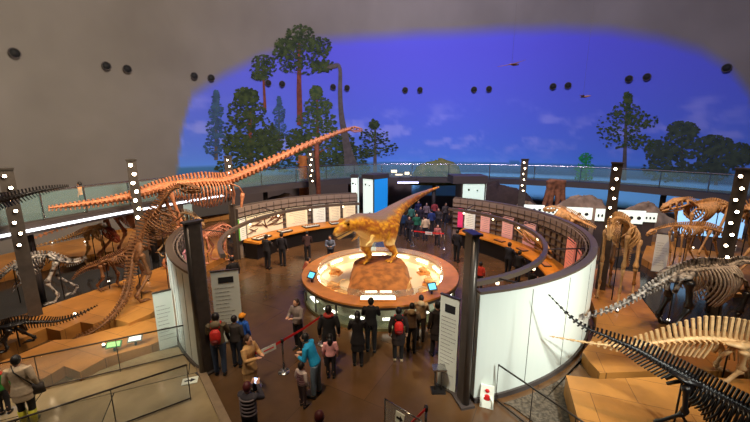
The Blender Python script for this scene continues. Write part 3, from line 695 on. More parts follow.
# ================================================================ SKELETON MOUNTS
def bone(b, a, c, r, knob=1.7):
    a, c = V(a), V(c); d = c - a
    b.tube([a, a + d * .1, a + d * .25, a + d * .75, a + d * .9, c], [r * knob * .8, r * knob, r, r * .9, r * knob * .9, r * knob * .7], 8)
def skeleton(label, m, ctrl, n, sh, hp, zg, ribs=(0, 0), ribw=.4, ribd=.8, spine_h=None, chev=None, hind=True, fore=True, skull=.6, legr=.06, foot=.25, mate=None, rr=.018, kneef=.25, group=None, legw=.28, skm=None, snout=1.0, sep_spines=False, fore_hang=False, legm=None, ribm=None, frill=0, cat='skeleton', upv=None):
    """ctrl: points (x,y,z,r) from head to tail tip; sh, hp: fractions of shoulder and hip; zg: ground height"""
    S = spl(ctrl, n); P3 = [V(p[:3]) for p in S]; R3 = [max(p[3], .008) for p in S]
    hpi, shi = int(hp * n), int(sh * n)
    base = P3[hpi].copy(); base.z = zg
    r = thing('skeleton_mount', label, cat, base, group=group)
    def tan(i): return (P3[max(i - 1, 0)] - P3[min(i + 1, n)]).normalized()
    def frame(i):
        t = tan(i); s = UP.cross(t); s = s.normalized() if s.length > .05 else V((0, 1, 0)); u = t.cross(s)
        return t, s, u
    parts = {'neck_vertebrae': MB(), 'back_vertebrae': MB(), 'tail_vertebrae': MB()}
    step = (P3[1] - P3[0]).length
    for i in range(n):
        t, s, u = frame(i); p = P3[i]; rr_ = R3[i]; L = (P3[i + 1] - p).length
        key = 'neck_vertebrae' if i < shi else ('back_vertebrae' if i <= hpi else 'tail_vertebrae'); b = parts[key]
        b.tube([p + t * L * .08, p - t * L * .25, p - t * L * .6, p - t * L * .92], [rr_, rr_ * .75, rr_ * .75, rr_], 7)
        f = i / n; h = spine_h(f) if spine_h else rr_ * 2.2
        h = min(h, rr_ * 9); mb_ = b
        if sep_spines and h > rr_ * 4: mb_ = MB()
        a = p - t * L * .4; mb_.bar(a, a + u * (rr_ + h) - t * h * .25, rr_ * .45, L * .5, up=t)
        if mb_ is not b: mb_.build('neural_spine', m, r)
        if rr_ > .035:
            b.bar(a - s * rr_ * 2, a + s * rr_ * 2, L * .3, rr_ * .5)
        if i > hpi + 1:
            c = min(chev(f) if chev else rr_ * 1.8, rr_ * 8)
            b.bar(a, a - u * (rr_ + c) - t * c * .45, rr_ * .35, L * .35, up=t)
    for k, b in parts.items():
        if b.v: b.build(k, m, r)
    i0, i1 = int(ribs[0] * n), int(ribs[1] * n)
    for i in range(i0, i1):
        t, s, u = frame(i); f = (i - i0 + .5) / max(1, i1 - i0); k = .55 + .45 * math.sin(PI * min(1, f * 1.15 + .08))
        p = P3[i] + t * step * .0
        for sg in (-1, 1):
            pts = [p, p + s * sg * ribw * .55 * k + u * .02, p + s * sg * ribw * k - u * ribd * .28 * k, p + s * sg * ribw * .92 * k - u * ribd * .62 * k, p + s * sg * ribw * .45 * k - u * ribd * k]
            MB().tube([V(q) for q in spl(pts, 9)], [rr * 1.2] * 5 + [rr] * 4 + [rr * .7], 6, 1.0).build('rib', ribm or m, r)
    th_, s, u = frame(hpi); gf = V((th_.x, th_.y, 0)); gf = gf.normalized() if gf.length > .01 else V((1, 0, 0))
    gs = UP.cross(gf); H0 = P3[hpi]
    b = MB()
    for sg in (-1, 1):
        b.tube([H0 + s * sg * legw * .5 + t_ * 1 for t_ in (th_ * .0 + u * .05,)] + [H0 + s * sg * legw * .75 + u * -.1 + th_ * .15], [legr * 1.5, legr], 8)
        b.tube([H0 + s * sg * legw * .5 + th_ * legr * 5 + u * .06, H0 + s * sg * legw * .6, H0 + s * sg * legw * .5 - th_ * legr * 5], [legr * 1.4, legr * 2.2, legr * 1.1], 8, .5)
        b.tube([H0 + s * sg * legw * .5, H0 + s * sg * legw * .3 - u * legr * 6 - th_ * legr * 3], [legr * .9, legr * .7], 7)
    b.build('pelvis', m, r)
    def leg(nm, hip, gpt, rad, kf, fs, toes=3):
        b = MB(); Ln = hip.z - gpt.z
        kn = hip * .52 + gpt * .48 + gf * kf * Ln * .6; an = gpt + UP * Ln * .17 - gf * Ln * .09
        bone(b, hip, kn, rad); bone(b, kn, an, rad * .75); bone(b, an, gpt + UP * rad * .6, rad * .65, 1.4)
        for k in range(toes):
            d = (gf + gs * (k - (toes - 1) / 2) * .45).normalized()
            b.tube([gpt + UP * rad * .5, gpt + d * fs * .6 + UP * rad * .7, gpt + d * fs + UP * rad * .25], [rad * .6, rad * .45, rad * .15], 6)
        b.build(nm, legm or m, r)
    if hind:
        for sg in (-1, 1):
            hip = H0 + gs * sg * legw - UP * legr; g = V((H0.x, H0.y, zg)) + gs * sg * legw * 1.1 + gf * (foot * .8 * sg)
            leg('hind_leg', hip, g, legr, kneef, foot)
    if fore:
        th2, s2, u2 = frame(shi); A = P3[shi]
        for sg in (-1, 1):
            top = A + s2 * sg * ribw * .7; low = A + s2 * sg * ribw * .9 - u2 * ribd * .6 + th2 * .1
            MB().tube([top - th2 * ribd * .35, (top + low) / 2, low], [legr * .8, legr * .7, legr * 1.1], 7, .5).build('shoulder_blade', m, r)
            if fore_hang:
                b = MB(); e = low - UP * ribd * .3 - th2 * .05; w = e + th2 * ribd * .4 - UP * ribd * .1
                bone(b, low, e, legr * .45); bone(b, e, w, legr * .38)
                for k in (-1, 0, 1): b.tube([w, w + th2 * ribd * .16 + s2 * k * .05 - UP * .06], [legr * .25, legr * .1], 5)
                b.build('fore_limb', m, r)
            else:
                leg('fore_leg', low, V((low.x, low.y, zg)) + gf * foot * .5 * sg, legr * .8, -.12, foot * .7, 3)
    # skull: built up bones with open eye and nose windows
    Lh = skull; t, s, u = frame(0); t = (t + V((0, 0, -.25))).normalized(); s = UP.cross(t).normalized(); u = t.cross(s)
    o0 = P3[0]; W = Lh * .2; m2 = skm or m
    def Q(a, b_, c): return o0 + t * a * Lh * snout + s * b_ * Lh + u * c * Lh
    b = MB()
    for sg in (-1, 1):
        w = .17 * sg
        b.tube([Q(0, w * .8, .12), Q(.25, w, .16), Q(.5, w * .7, .12), Q(.8, w * .45, .05), Q(1, w * .15, -.06)], [.035 * Lh, .05 * Lh, .05 * Lh, .05 * Lh, .04 * Lh], 7)
        b.tube([Q(0, w, .1), Q(.02, w * 1.2, -.1), Q(.25, w * 1.15, -.13), Q(.6, w * .85, -.12), Q(1, w * .3, -.12)], [.04 * Lh, .045 * Lh, .04 * Lh, .055 * Lh, .04 * Lh], 7)
        for a in (.22, .45, .72): b.tube([Q(a, w, .14 - .1 * max(0, a - .3)), Q(a + .03, w * 1.05, -.12)], [.04 * Lh, .035 * Lh], 6)
    b.tube([Q(-.02, 0, .08), Q(.3, 0, .15), Q(.6, 0, .1), Q(.95, 0, .0)], [.1 * Lh, .09 * Lh, .075 * Lh, .05 * Lh], 8)
    if frill: b.tube([Q(.05, 0, .1), Q(-.15, 0, .25), Q(-.3, 0, .4)], [.1 * Lh, .2 * Lh, .25 * Lh], 10, .35)
    sku = b.build('skull', m2, r)
    b = MB()
    for sg in (-1, 1):
        w = .16 * sg; b.tube([Q(0, w, -.16), Q(.3, w, -.26), Q(.65, w * .7, -.24), Q(.96, w * .2, -.2)], [.03 * Lh, .045 * Lh, .035 * Lh, .03 * Lh], 7)
        for k in range(7):
            q = Q(.4 + .08 * k, w * (.85 - .08 * k), -.15); b.tube([q, q - u * .05 * Lh], [.012 * Lh, .003 * Lh], 5)
    b.build('jaw', m2, sku)
    # steel supports
    for i in ({hpi, shi} if hind else {hpi}):
        p = P3[i]; MB().cyl((p.x, p.y, zg), (p.x, p.y, p.z - R3[i]), .018, seg=8).build('support_rod', M_black, r)
    return r
def ct(l): return [tuple(gy(u, v, Y)) + (rad,) for u, v, Y, rad in l]
M_orangeb = mat('red_orange_bone', (196, 126, 86), .6, noise=.35, scale=6)
M_brownb = mat('brown_bone', (140, 92, 54), .6, noise=.4, scale=8)
M_tanb = mat('tan_bone', (214, 172, 120), .55, noise=.25, scale=9)
M_blackb = mat('black_bone', (30, 26, 26), .35, noise=.3, scale=9)
M_bwb = mat('black_white_bone', (44, 38, 38), .4, rgb2=(190, 180, 170), scale=9)
M_pale = mat('pale_brown_bone', (176, 140, 100), .6, noise=.4, scale=9)
SG = None
# left side
skeleton('huge orange long necked skeleton behind the left gallery wall', M_orangeb, ct([(351, 129, 21, .1), (338, 133, 21, .13), (310, 144, 20.5, .18), (280, 158, 19.6, .22), (252, 171, 18.6, .25), (226, 181, 17.6, .25), (205, 182, 16.8, .22), (182, 184, 16, .22), (160, 188, 15.2, .22), (135, 195, 14.2, .17), (105, 201, 13.2, .12), (75, 205, 12.3, .08), (48, 208, 11.5, .03)]),
         78, .41, .66, .0, (.42, .66), .62, 1.25, skull=.7, legr=.085, foot=.4, rr=.032, legw=.45, spine_h=lambda f: .05 + .24 * max(0, 1 - abs(f - .5) * 3.6), chev=lambda f: .08)
skeleton('tall upright brown skeleton rearing on the left plywood platform', M_brownb, ct([(182, 187, 12.3, .05), (174, 189, 12.3, .06), (166, 197, 12.2, .07), (158, 210, 12.1, .085), (148, 224, 12, .1), (140, 240, 11.8, .11), (133, 258, 11.5, .11), (130, 276, 11.2, .1), (127, 292, 10.9, .085), (119, 307, 10.4, .065), (108, 320, 9.9, .045), (94, 331, 9.6, .03), (77, 338, 9.3, .012)]),
         66, .25, .47, .4, (.25, .44), .42, .9, skull=.7, legr=.065, foot=.32, rr=.022, fore_hang=True, legw=.28, kneef=.3, spine_h=lambda f: .1 + .12 * math.sin(PI * min(1, f * 1.3)))
skeleton('black and white mottled skeleton behind the left platform', M_bwb, ct([(-6, 284, 10.9, .05), (0, 278, 11, .06), (10, 269, 11.2, .07), (22, 262, 11.4, .085), (38, 256, 11.5, .09), (54, 257, 11.6, .08), (66, 262, 11.8, .06), (76, 262, 12, .035), (87, 258, 12.2, .012)]),
         46, .3, .66, .4, (.3, .6), .3, .6, skull=.55, legr=.06, foot=.3, rr=.022, fore=True, fore_hang=True, legw=.25, spine_h=lambda f: .1)
skeleton('brown striding skeleton facing right, under the lamp post', M_brownb, ct([(133, 248, 12.4, .04), (128, 250, 12.4, .05), (120, 255, 12.4, .065), (110, 260, 12.4, .07), (101, 264, 12.5, .06), (90, 267, 12.5, .045), (80, 272, 12.4, .03), (72, 280, 12.2, .012)]),
         40, .2, .5, .42, (.2, .46), .24, .55, skull=.55, legr=.055, foot=.28, fore_hang=True, legw=.2)
skeleton('golden two legged skeleton with reddish skull on the far left platform', M_gold, ct([(106, 229, 15.2, .05), (102, 227, 15.2, .06), (98, 229, 15.3, .07), (92, 231, 15.4, .08), (85, 232, 15.6, .07), (76, 235, 15.8, .05), (60, 240, 16.2, .03), (36, 246, 16.4, .012)]),
         40, .18, .45, .42, (.2, .42), .3, .6, skull=.8, legr=.065, foot=.3, fore_hang=True, legw=.25, skm=mat('reddish_skull_bone', (176, 80, 50), .6, noise=.3, scale=8))
skeleton('reddish brown ribbed skeleton low behind the bright lamp post', M_orangeb, ct([(148, 212, 16.4, .06), (140, 210, 16.3, .08), (130, 210, 16.2, .1), (115, 210, 16, .12), (100, 213, 15.8, .11), (86, 218, 15.6, .07), (60, 228, 15.4, .04), (30, 240, 15, .015)]),
         44, .12, .5, .42, (.12, .46), .5, .9, skull=.7, legr=.08, foot=.35, rr=.03, legw=.35)
skeleton('dark slender skeleton at the left edge in the foreground', M_blackb, ct([(-40, 338, 8.4, .04), (-25, 333, 8.5, .05), (-10, 330, 8.6, .065), (5, 327, 8.7, .075), (20, 323, 8.8, .07), (40, 322, 9, .055), (58, 321, 9.3, .04), (78, 315, 9.6, .025), (98, 305, 10, .008)]),
         52, .2, .48, .3, (.2, .45), .25, .45, skull=.5, legr=.05, foot=.25, fore_hang=True, legw=.2, skm=M_pale)
skeleton('pale brown skeleton with curled tail between the two lamp posts', M_pale, ct([(196, 218, 16.6, .05), (190, 214, 16.6, .06), (183, 213, 16.6, .07), (174, 216, 16.6, .09), (163, 220, 16.5, .09), (150, 228, 16.2, .06), (140, 237, 16, .03), (132, 245, 15.6, .012)]),
         40, .22, .55, .42, (.25, .5), .3, .6, skull=.6, legr=.06, foot=.3, legw=.25)
skeleton('rose brown skeleton glimpsed through the gap of the left gallery wall', mat('rose_brown_bone', (186, 120, 96), .6, noise=.35, scale=8), ct([(226, 226, 16.3, .04), (222, 225, 16.2, .05), (215, 229, 16, .07), (207, 234, 15.8, .075), (199, 239, 15.6, .06), (191, 246, 15.2, .035), (184, 252, 14.8, .012)]),
         36, .22, .55, .3, (.25, .5), .28, .55, skull=.55, legr=.05, foot=.28, legw=.22)
# right side
skeleton('golden skeleton seen from the front beside the right wall', M_tanb, ct([(611, 226, 11.0, .06), (613, 219, 11.2, .07), (620, 219, 11.5, .08), (627, 226, 11.8, .1), (628, 232, 12.2, .12), (628, 238, 12.6, .12), (627, 246, 13.2, .1), (627, 256, 13.6, .06), (628, 266, 14.0, .03)]),
         40, .3, .6, .35, (.32, .6), .4, .8, skull=.5, legr=.065, foot=.35, rr=.022, legw=.36, fore=True)
skeleton('golden brown skeleton with raised skull left of the right edge post', M_gold, ct([(684, 201, 14.4, .06), (690, 201, 14.4, .07), (695, 205, 14.4, .08), (703, 204, 14.5, .1), (714, 203, 14.6, .11), (726, 207, 14.8, .11), (738, 214, 15, .09), (752, 222, 15.2, .06), (775, 232, 15.4, .03), (800, 240, 15.5, .01)]),
         48, .2, .52, .35, (.22, .5), .42, .75, skull=1.0, legr=.055, foot=.35, rr=.032, legw=.35, spine_h=lambda f: .12)
skeleton('small headed golden skeleton low on the far right platform', M_gold, ct([(655, 230, 13.6, .03), (662, 228, 13.6, .035), (672, 226, 13.6, .045), (682, 226, 13.7, .06), (694, 227, 13.8, .08), (706, 228, 13.9, .08), (718, 231, 14, .06), (732, 237, 14.1, .035), (750, 244, 14.2, .012)]),
         46, .35, .62, .35, (.36, .6), .28, .5, skull=.4, legr=.04, foot=.28, rr=.022, legw=.25, skm=M_gold)
skeleton('golden skeleton cut by the right edge, behind the post', M_gold, ct([(795, 196, 12.6, .06), (785, 198, 12.5, .07), (772, 203, 12.4, .09), (760, 206, 12.4, .1), (749, 208, 12.4, .1), (742, 212, 12.6, .07), (738, 222, 13.0, .03)]),
         34, .25, .62, .35, (.28, .6), .4, .9, skull=.7, legr=.055, foot=.3, legw=.25)
skeleton('black and white ribbed skeleton standing over the glossy aisle', M_bwb, ct([(757, 264, 9.9, .06), (748, 262, 9.9, .07), (738, 262, 9.9, .085), (727, 266, 9.8, .1), (712, 267, 9.7, .115), (696, 268, 9.6, .12), (678, 273, 9.5, .11), (662, 281, 9.35, .085), (645, 291, 9.2, .065), (625, 303, 9, .046), (600, 313, 8.8, .03), (568, 321, 8.6, .012)]),
         58, .26, .56, .35, (.27, .52), .5, 1.2, legm=M_blackb, ribm=mat('pale_grey_bone', (190, 178, 166), .5, noise=.4, scale=9), skull=.6, legr=.085, foot=.35, rr=.024, legw=.36, skm=M_blackb, spine_h=lambda f: .1 + .1 * max(0, 1 - abs(f - .45) * 3))
skeleton('tan skeleton with a tall row of back spines at the right edge', M_tanb, ct([(830, 372, 6.9, .07), (810, 362, 7, .08), (790, 356, 7.1, .09), (768, 350, 7.2, .095), (745, 344, 7.3, .095), (720, 340, 7.3, .09), (695, 339, 7.3, .085), (670, 341, 7.3, .07), (645, 344, 7.3, .055), (620, 346, 7.3, .04), (590, 343, 7.4, .025), (549, 336, 7.5, .007)]),
         48, .18, .42, .35, (.18, .4), .4, .95, skull=.6, legr=.065, foot=.3, rr=.024, legw=.3, sep_spines=True,
         spine_h=lambda f: max(.01, .5 * min(1, max(0, (.92 - f) / .42)) ** 1.1) * (1 if f > .12 else .4), chev=lambda f: max(.01, .42 * min(1, max(0, (.92 - f) / .45))))
skeleton('black spiny skeleton running down the lower right corner', M_blackb, ct([(860, 470, 4.9, .06), (830, 452, 4.95, .07), (800, 436, 5, .08), (770, 422, 5.1, .09), (740, 407, 5.25, .095), (710, 391, 5.45, .095), (685, 377, 5.65, .09), (660, 363, 5.85, .075), (635, 349, 6.05, .055), (608, 337, 6.3, .035), (578, 323, 6.6, .02), (548, 294, 6.9, .006)]),
         78, .2, .56, .55, (.22, .52), .36, .75, skull=.6, legr=.045, foot=.3, rr=.02, legw=.26, fore_hang=True, skm=M_blackb,
         spine_h=lambda f: max(.01, .2 * min(1, max(0, (.97 - f) / .3))), chev=lambda f: max(.01, .19 * min(1, max(0, (.97 - f) / .3))))
skeleton('black tail skeleton over the grey railing at the far left', M_blackb, ct([(-60, 214, 9.3, .08), (-40, 210, 9.3, .1), (-10, 203, 9.4, .1), (12, 198, 9.5, .08), (35, 192, 9.8, .06), (55, 188, 10.1, .035), (69, 186, 10.3, .01)]),
         40, .08, .16, 0, (.02, .04), .3, .5, skull=.3, legr=.05, foot=.3, legw=.2, hind=False, fore=False, skm=M_blackb, spine_h=lambda f: .16 * (1.2 - f), chev=lambda f: .2 * (1.1 - f))
skeleton('golden heap like skeleton just outside the right wall top', M_gold, ct([(556, 208, 19.6, .05), (560, 209, 19.5, .07), (567, 213, 19.2, .1), (576, 218, 18.8, .1), (585, 223, 18.4, .07), (596, 228, 18, .03)]),
         34, .2, .6, .3, (.22, .58), .5, .8, skull=.7, legr=.07, foot=.3, rr=.035, legw=.3)
# mounted fossil on the right gallery wall
r = thing('fossil_relief', 'golden leaf like fossil mounted above the bend of the right counter', 'fossil', (RC[0] + 6.8 * math.cos(RAD(0)), RC[1] + 6.8 * math.sin(RAD(0)), 1.0))
b = MB(); rnd = random.Random(3)
for k in range(11):
    a = RAD(-2 + 16 * k / 10); z = 1.3 + .1 * math.sin(k)
    pts = [(RC[0] + (6.95 - .06 * j) * math.cos(a + .004 * j * j), RC[1] + (6.95 - .06 * j) * math.sin(a + .004 * j * j), z + .12 * j) for j in range(6)]
    b.tube(pts, [.02, .05, .06, .05, .035, .01], 6)
b.build('rib_fan', M_gold, r)
MB().tube([(RC[0] + 6.85 * math.cos(RAD(a)), RC[1] + 6.85 * math.sin(RAD(a)), 1.15 + .01 * (a + 4)) for a in range(-4, 18, 2)], .05, 8).build('backbone', M_gold, r)

# ================================================================ SIGN BOARDS, BOXES
def scribble(b, w, z0, z1, y, rnd, n_=12, th=.01):
    for k in range(n_):
        z = z1 - (z1 - z0) * (k + .5) / n_; L = w * rnd.uniform(.35, .8); x = -w * .4
        while x < -w * .4 + L:
            d = rnd.uniform(.04, .14) * w; b.box((x + d / 2, y, z), (d, .004, th)); x += d + .02 * w
def board(label, x, y, w, h, yaw, m=M_paper, z=0, lines=12, depth=.05, name='sign_board', pictures=0):
    r = lthing(name, label, 'sign', (x, y, z), yaw)
    MB().box((0, 0, h / 2), (w, depth, h)).build('board', m, r)
    MB().box((0, 0, h + .01), (w + .02, depth + .02, .03)).build('top_trim', M_grey, r)
    MB().box((0, 0, .015), (w * 1.05, depth * 4, .03)).build('foot', M_grey, r)
    b = MB(); rnd = random.Random(int(x * 100)); scribble(b, w, h * .15, h * .8, -depth / 2 - .004, rnd, lines); b.build('printed_lines', mat('grey_print', (120, 116, 110), .7), r)
    if pictures:
        MB().box((.02, -depth / 2 - .006, h * .88), (w * .55, .006, h * .08)).build('title_picture', M_ink, r)
    return r
board('white text board standing by the left outer wall', -6.15, 9.15, .46, 1.8, .62, lines=10)
board('big printed board behind the khaki jacket man', -4.45, 9.5, .76, 2.3, .3, pictures=1)
board('tall white printed board beside the right dark post', 1.78, 7.45, .5, 2.45, -.75, lines=16, pictures=1)
board('pale text board on the far right platform', gz(658, 272, .35).x, gz(658, 272, .35).y, .5, 1.75, -.5, z=.35, lines=10)
board('small pale board at the left behind the gallery wall', gz(187, 232, .4).x, gz(187, 232, .4).y + .4, .5, 2.2, .3, mat('pale_blue_board', (170, 200, 205), .5), z=.4, lines=6)
def kiosk(label, x, y, w, d, h, mfront, mside, yaw=0, roof=.3, rx=0):
    r = lthing('lit_kiosk', label, 'kiosk', (x, y, 0), yaw)
    MB().box((0, 0, h / 2), (w, d, h)).build('core', M_post, r)
    MB().box((rx, 0, h + roof / 2), (w * 1.1 + abs(rx) * 2, d * 1.1, roof)).build('roof', M_slab, r)
    MB().box((0, -d / 2 - .02, h * .5 + .1), (w * .88, .04, h - .25)).build('lit_front', mfront, r)
    MB().box(((w / 2 + .02), 0, h * .5 + .1), (.04, d * .9, h - .25)).build('lit_side', mside, r)
    b = MB(); b.cyl((-w * .2, -d / 2 - .04, h - .4), (-w * .2, -d / 2 - .05, h - .4), .07, seg=12); b.cyl((w * .15, -d / 2 - .04, h - .45), (w * .15, -d / 2 - .05, h - .45), .05, seg=12); b.build('printed_mark', M_ink, r)
    return r
kiosk('glowing white kiosk with blue side behind the dinosaur model', gy(375.5, 190, 23).x, 23.6, 1.0, 1.5, 3.62, M_box, M_boxb, RAD(-42), .28)
kiosk('narrow glowing white pillar left of the blue sided kiosk', gy(354.5, 190, 24).x, 24.2, .5, .5, 3.6, M_box, M_box, 0, .2)
kiosk('pale green glowing kiosk above the far end of the right wall', gy(474, 190, 22.0).x, 22.9, 1.6, 1.6, 3.4, M_boxg, M_box, 0, .5, -.25)
for i, (u0, u1, v0, v1, Y) in enumerate([(525, 543, 205, 213, 20.6), (547, 559, 207, 216, 20.2), (568, 590, 207.5, 219, 19.6), (597, 607, 209, 221, 19.2), (620, 642, 210.5, 223.5, 18.6), (645, 655, 213, 222, 18.3)]):
    a, b_ = gy(u0, v0, Y), gy(u1, v1, Y); w = b_.x - a.x; h = a.z - b_.z
    r = lthing('lit_caption_board', ['glowing caption board nearest the far lamp post', 'small glowing caption board left of the golden heap skeleton', 'wide glowing caption board with dark pictures below the rocks', 'narrow glowing caption board left of the right lamp post', 'glowing caption board with three dark pictures, right of the lamp post', 'small glowing caption board at the rock wall end'][i], 'sign', ((a.x + b_.x) / 2, Y, 0), -.25, group='lit caption boards on the right')
    MB().box((0, 0, (a.z + b_.z) / 2), (w, .06, h)).build('lit_face', M_box, r)
    MB().box((0, .08, a.z / 2), (w * .9, .08, a.z)).build('stand', M_slab, r)
    bb = MB()
    for k in range(3): bb.ell(((k - 1) * w * .28, -.04, (a.z + b_.z) / 2 - h * .05), (w * .08, .012, h * .14), seg=8, rings=5)
    bb.build('picture', M_ink, r)

# rocks, stump, hill behind the walkway and wall
def rocks(label, c, r_, m=M_rockg, seed=1, name='rock_formation', cat='rock'):
    b = MB(); rnd = random.Random(seed); n1, n2 = 28, 12; vs = []
    for j in range(n2 + 1):
        ph = PI / 2 * j / n2
        for i in range(n1):
            a = 2 * PI * i / n1; k = .78 + .4 * fbm(math.cos(a) * 2 + seed * 5, math.sin(a) * 2 + ph * 2)
            vs.append((c[0] + r_[0] * k * math.cos(ph) * math.cos(a), c[1] + r_[1] * k * math.cos(ph) * math.sin(a), c[2] + r_[2] * k * math.sin(ph)))
    fs = [(j * n1 + i, j * n1 + (i + 1) % n1, (j + 1) * n1 + (i + 1) % n1, (j + 1) * n1 + i) for j in range(n2) for i in range(n1)]
    b.add(vs, fs, True); return tag(b.build(name, m), label, cat)
rocks('brown rock outcrop behind the wide caption boards', (gy(592, 200, 21.5).x, 22.4, 0), (2.6, 1.4, 2.45), seed=2)
rocks('brown rock outcrop right of the right lamp post', (gy(650, 200, 20).x, 20, 0), (2.2, 1.0, 2.4), seed=3)
rocks('small rock left of the stump behind the right wall', (gy(532, 200, 23).x, 23.6, 0), (1.3, .8, 1.9), seed=5)
rocks('lit rocky hill model beyond the walkway in the centre', (gy(436, 170, 30).x, 29.2, 2.5), (2.6, .9, 2.1), mat('lit_hill', (120, 112, 60), .9, rgb2=(80, 92, 40), scale=2, bump=.6), seed=6)
rocks('dark brown bank behind the right gallery wall', (gy(500, 200, 25).x, 25.5, 0), (3.6, 1.0, 2.9), mat('dark_bank', (62, 46, 40), .9, noise=.3), seed=8)
rocks('dark brown bank behind the left gallery wall', (gy(290, 195, 24).x, 24.0, 0), (3.0, 1.0, 2.3), mat('dark_bank', (0, 0, 0)), seed=9)
# giant stump
sx_ = gy(554, 195, 23.4).x
r = thing('tree_stump', 'huge forked tree stump in front of the blue backdrop', 'stump', (sx_, 23.4, 0))
b = MB()
for k, (dx, top) in enumerate([(-.62, (-.3, 3.75)), (-.2, (-.14, 3.9)), (.28, (.2, 3.85)), (.72, (.4, 3.8))]):
    b.tube([(sx_ + dx * 1.6, 23.4 + .1 * k, 0), (sx_ + dx, 23.4, 1.8), (sx_ + top[0] * 1.3, 23.4, 2.9), (sx_ + top[0], 23.4, top[1] - .35)], [.4, .15, .2, .34], 10)
b.build('trunk', mat('stump_bark', (140, 88, 58), .9, noise=.5, scale=4, bump=.8), r, remesh=.06)
# real red trunk and column behind the left wall
def trunk(label, u, Y, z1, rad, m):
    x = gy(u, 170, Y).x; r = thing('bare_tree', label, 'tree', (x, Y, 0))
    MB().tube([(x, Y, 0), (x + .03, Y, z1 * .4), (x - .02, Y, z1 * .75), (x, Y, z1)], [rad * 1.25, rad, rad * .95, rad * .85], 14).build('bark', m, r)
    b = MB()
    for k in range(6):
        a = k * 2.1; z = z1 - .5 - .2 * k; b.tube([(x, Y, z), (x + .5 * math.cos(a), Y + .4 * math.sin(a), z + .35), (x + .9 * math.cos(a), Y + .6 * math.sin(a), z + .45)], [rad * .35, rad * .2, .02], 6)
    b.build('branches', m, r)
trunk('slim reddish tree trunk behind the left gallery wall', 317.5, 24.2, 6.3, .17, mat('red_bark', (124, 66, 44), .9, noise=.4, scale=5, bump=.5))
trunk('thicker orange lit trunk left of the slim reddish one', 303, 27.9, 5.0, .4, mat('orange_bark', (170, 100, 40), .9, noise=.4, scale=4, bump=.5))
# town lights seen beyond the centre walkway: small lit model buildings
rnd = random.Random(11)
for i, (u, v, w) in enumerate([(394, 171, .5), (399, 175, .6), (407, 173, .4), (413, 176, .5), (421, 176, .4), (452, 175, .7)]):
    p = gy(u, v, 29.6)
    r = thing('lit_display_case', ['lit case leftmost beyond the centre walkway', 'lit case second from the left beyond the walkway', 'lit case third from the left beyond the walkway', 'lit case left of the model hill', 'lit case at the foot of the model hill', 'wide warm lit case right of the model hill'][i], 'case', (p.x, p.y, ZD - .4), group='lit cases beyond the centre walkway')
    MB().box((p.x, p.y + .15, (p.z + ZD - .4) / 2), (w + .1, .3, p.z - ZD + .5)).build('housing', M_slab, r)
    MB().box((p.x, p.y - .02, p.z - .02), (w, .04, .22)).build('lit_window', mat('case_window_glow', (255, 235, 190), .5, emis=2.5), r)
r = thing('ceiling_light_bar', 'long bluish light bar under the centre walkway', 'lamp', (gy(408, 182.5, 24.5).x, 24.5, 2.7))
x = gy(408, 182.5, 24.5); MB().box((x.x, 24.5, x.z), (1.5, .12, .1)).build('light_tube', mat('blue_white_glow', (190, 190, 255), .5, emis=5), r)
MB().box((x.x, 24.5, x.z + .1), (1.6, .2, .08)).build('housing', M_slab, r)
for dx in (-.6, .6): MB().cyl((x.x + dx, 24.5, x.z + .1), (x.x + dx, 24.5, 4.5 if False else x.z + .5), .015, seg=6).build('hanger', M_black, r)

# flying reptiles hung in the dome
for (u, v, Y, s, a, lab) in [(512, 64.5, 18, .9, .5, 'hanging flying reptile model, the upper left of the two'), (583, 97, 20, .7, -.7, 'hanging flying reptile model near the right tree')]:
    p = gy(u, v, Y); r = lthing('flying_reptile', lab, 'model', p, a)
    MB().tube([V((.55, 0, .05)) * s, V((.3, 0, .03)) * s, V((.1, 0, 0)) * s, V((-.2, 0, 0)) * s], [.02 * s, .06 * s, .07 * s, .02 * s], 8).build('body', M_brownb, r)
    for sg in (-1, 1):
        w = MB(); q = [V((.12, 0, .02)), V((.15, sg * .5, .1)), V((-.1, sg * .95, .05)), V((-.05, sg * .45, .03)), V((-.15, 0, 0))]
        w.add([x * s for x in q] + [(x - V((0, 0, .012))) * s for x in q], [(0, 1, 2, 3, 4), (9, 8, 7, 6, 5)] + [(i, (i + 1) % 5, 5 + (i + 1) % 5, 5 + i) for i in range(5)]); w.build('wing', M_brownb, r)
    MB().cyl((0, 0, .03), (0, 0, dome_r(0) * 0 + 6), .004, seg=5).build('wire', M_grey, r)

# ================================================================ RAILINGS, BARRIERS
def balustrade(label, a, b_, h, nposts, glass=True, z0=.04):
    a, b_ = V(a), V(b_); r = thing('glass_balustrade' if glass else 'metal_railing', label, 'railing', tuple((a + b_) / 2 + V((0, 0, z0))))
    MB().cyl(a + V((0, 0, h)), b_ + V((0, 0, h)), .02, seg=10).build('handrail', M_bronze, r)
    MB().cyl(a + V((0, 0, z0 + .06)), b_ + V((0, 0, z0 + .06)), .018, seg=10).build('bottom_rail', M_bronze, r)
    for k in range(nposts):
        p = a + (b_ - a) * (k / (nposts - 1)); MB().cyl(p + V((0, 0, z0)), p + V((0, 0, h)), .01, seg=8).build('railing_post', M_bronze, r)
    if glass: MB().bar(a + V((0, 0, h / 2 + .05)), b_ + V((0, 0, h / 2 + .05)), .012, h - .16).build('glass_pane', M_glass, r)
balustrade('glass balustrade along the zigzag plywood platform', (-5.35, 8.75, 0), (-9.6, 6.6, 0), .98, 4)
balustrade('glass balustrade nearest the viewer at the lower left', (-4.35, 7.0, 0), (-7.8, 4.6, 0), .98, 4)
balustrade('dark metal railing by the gravel bed at the lower right', (2.85, 7.0, 0), (4.2, 4.7, 0), .98, 4, False, 0)
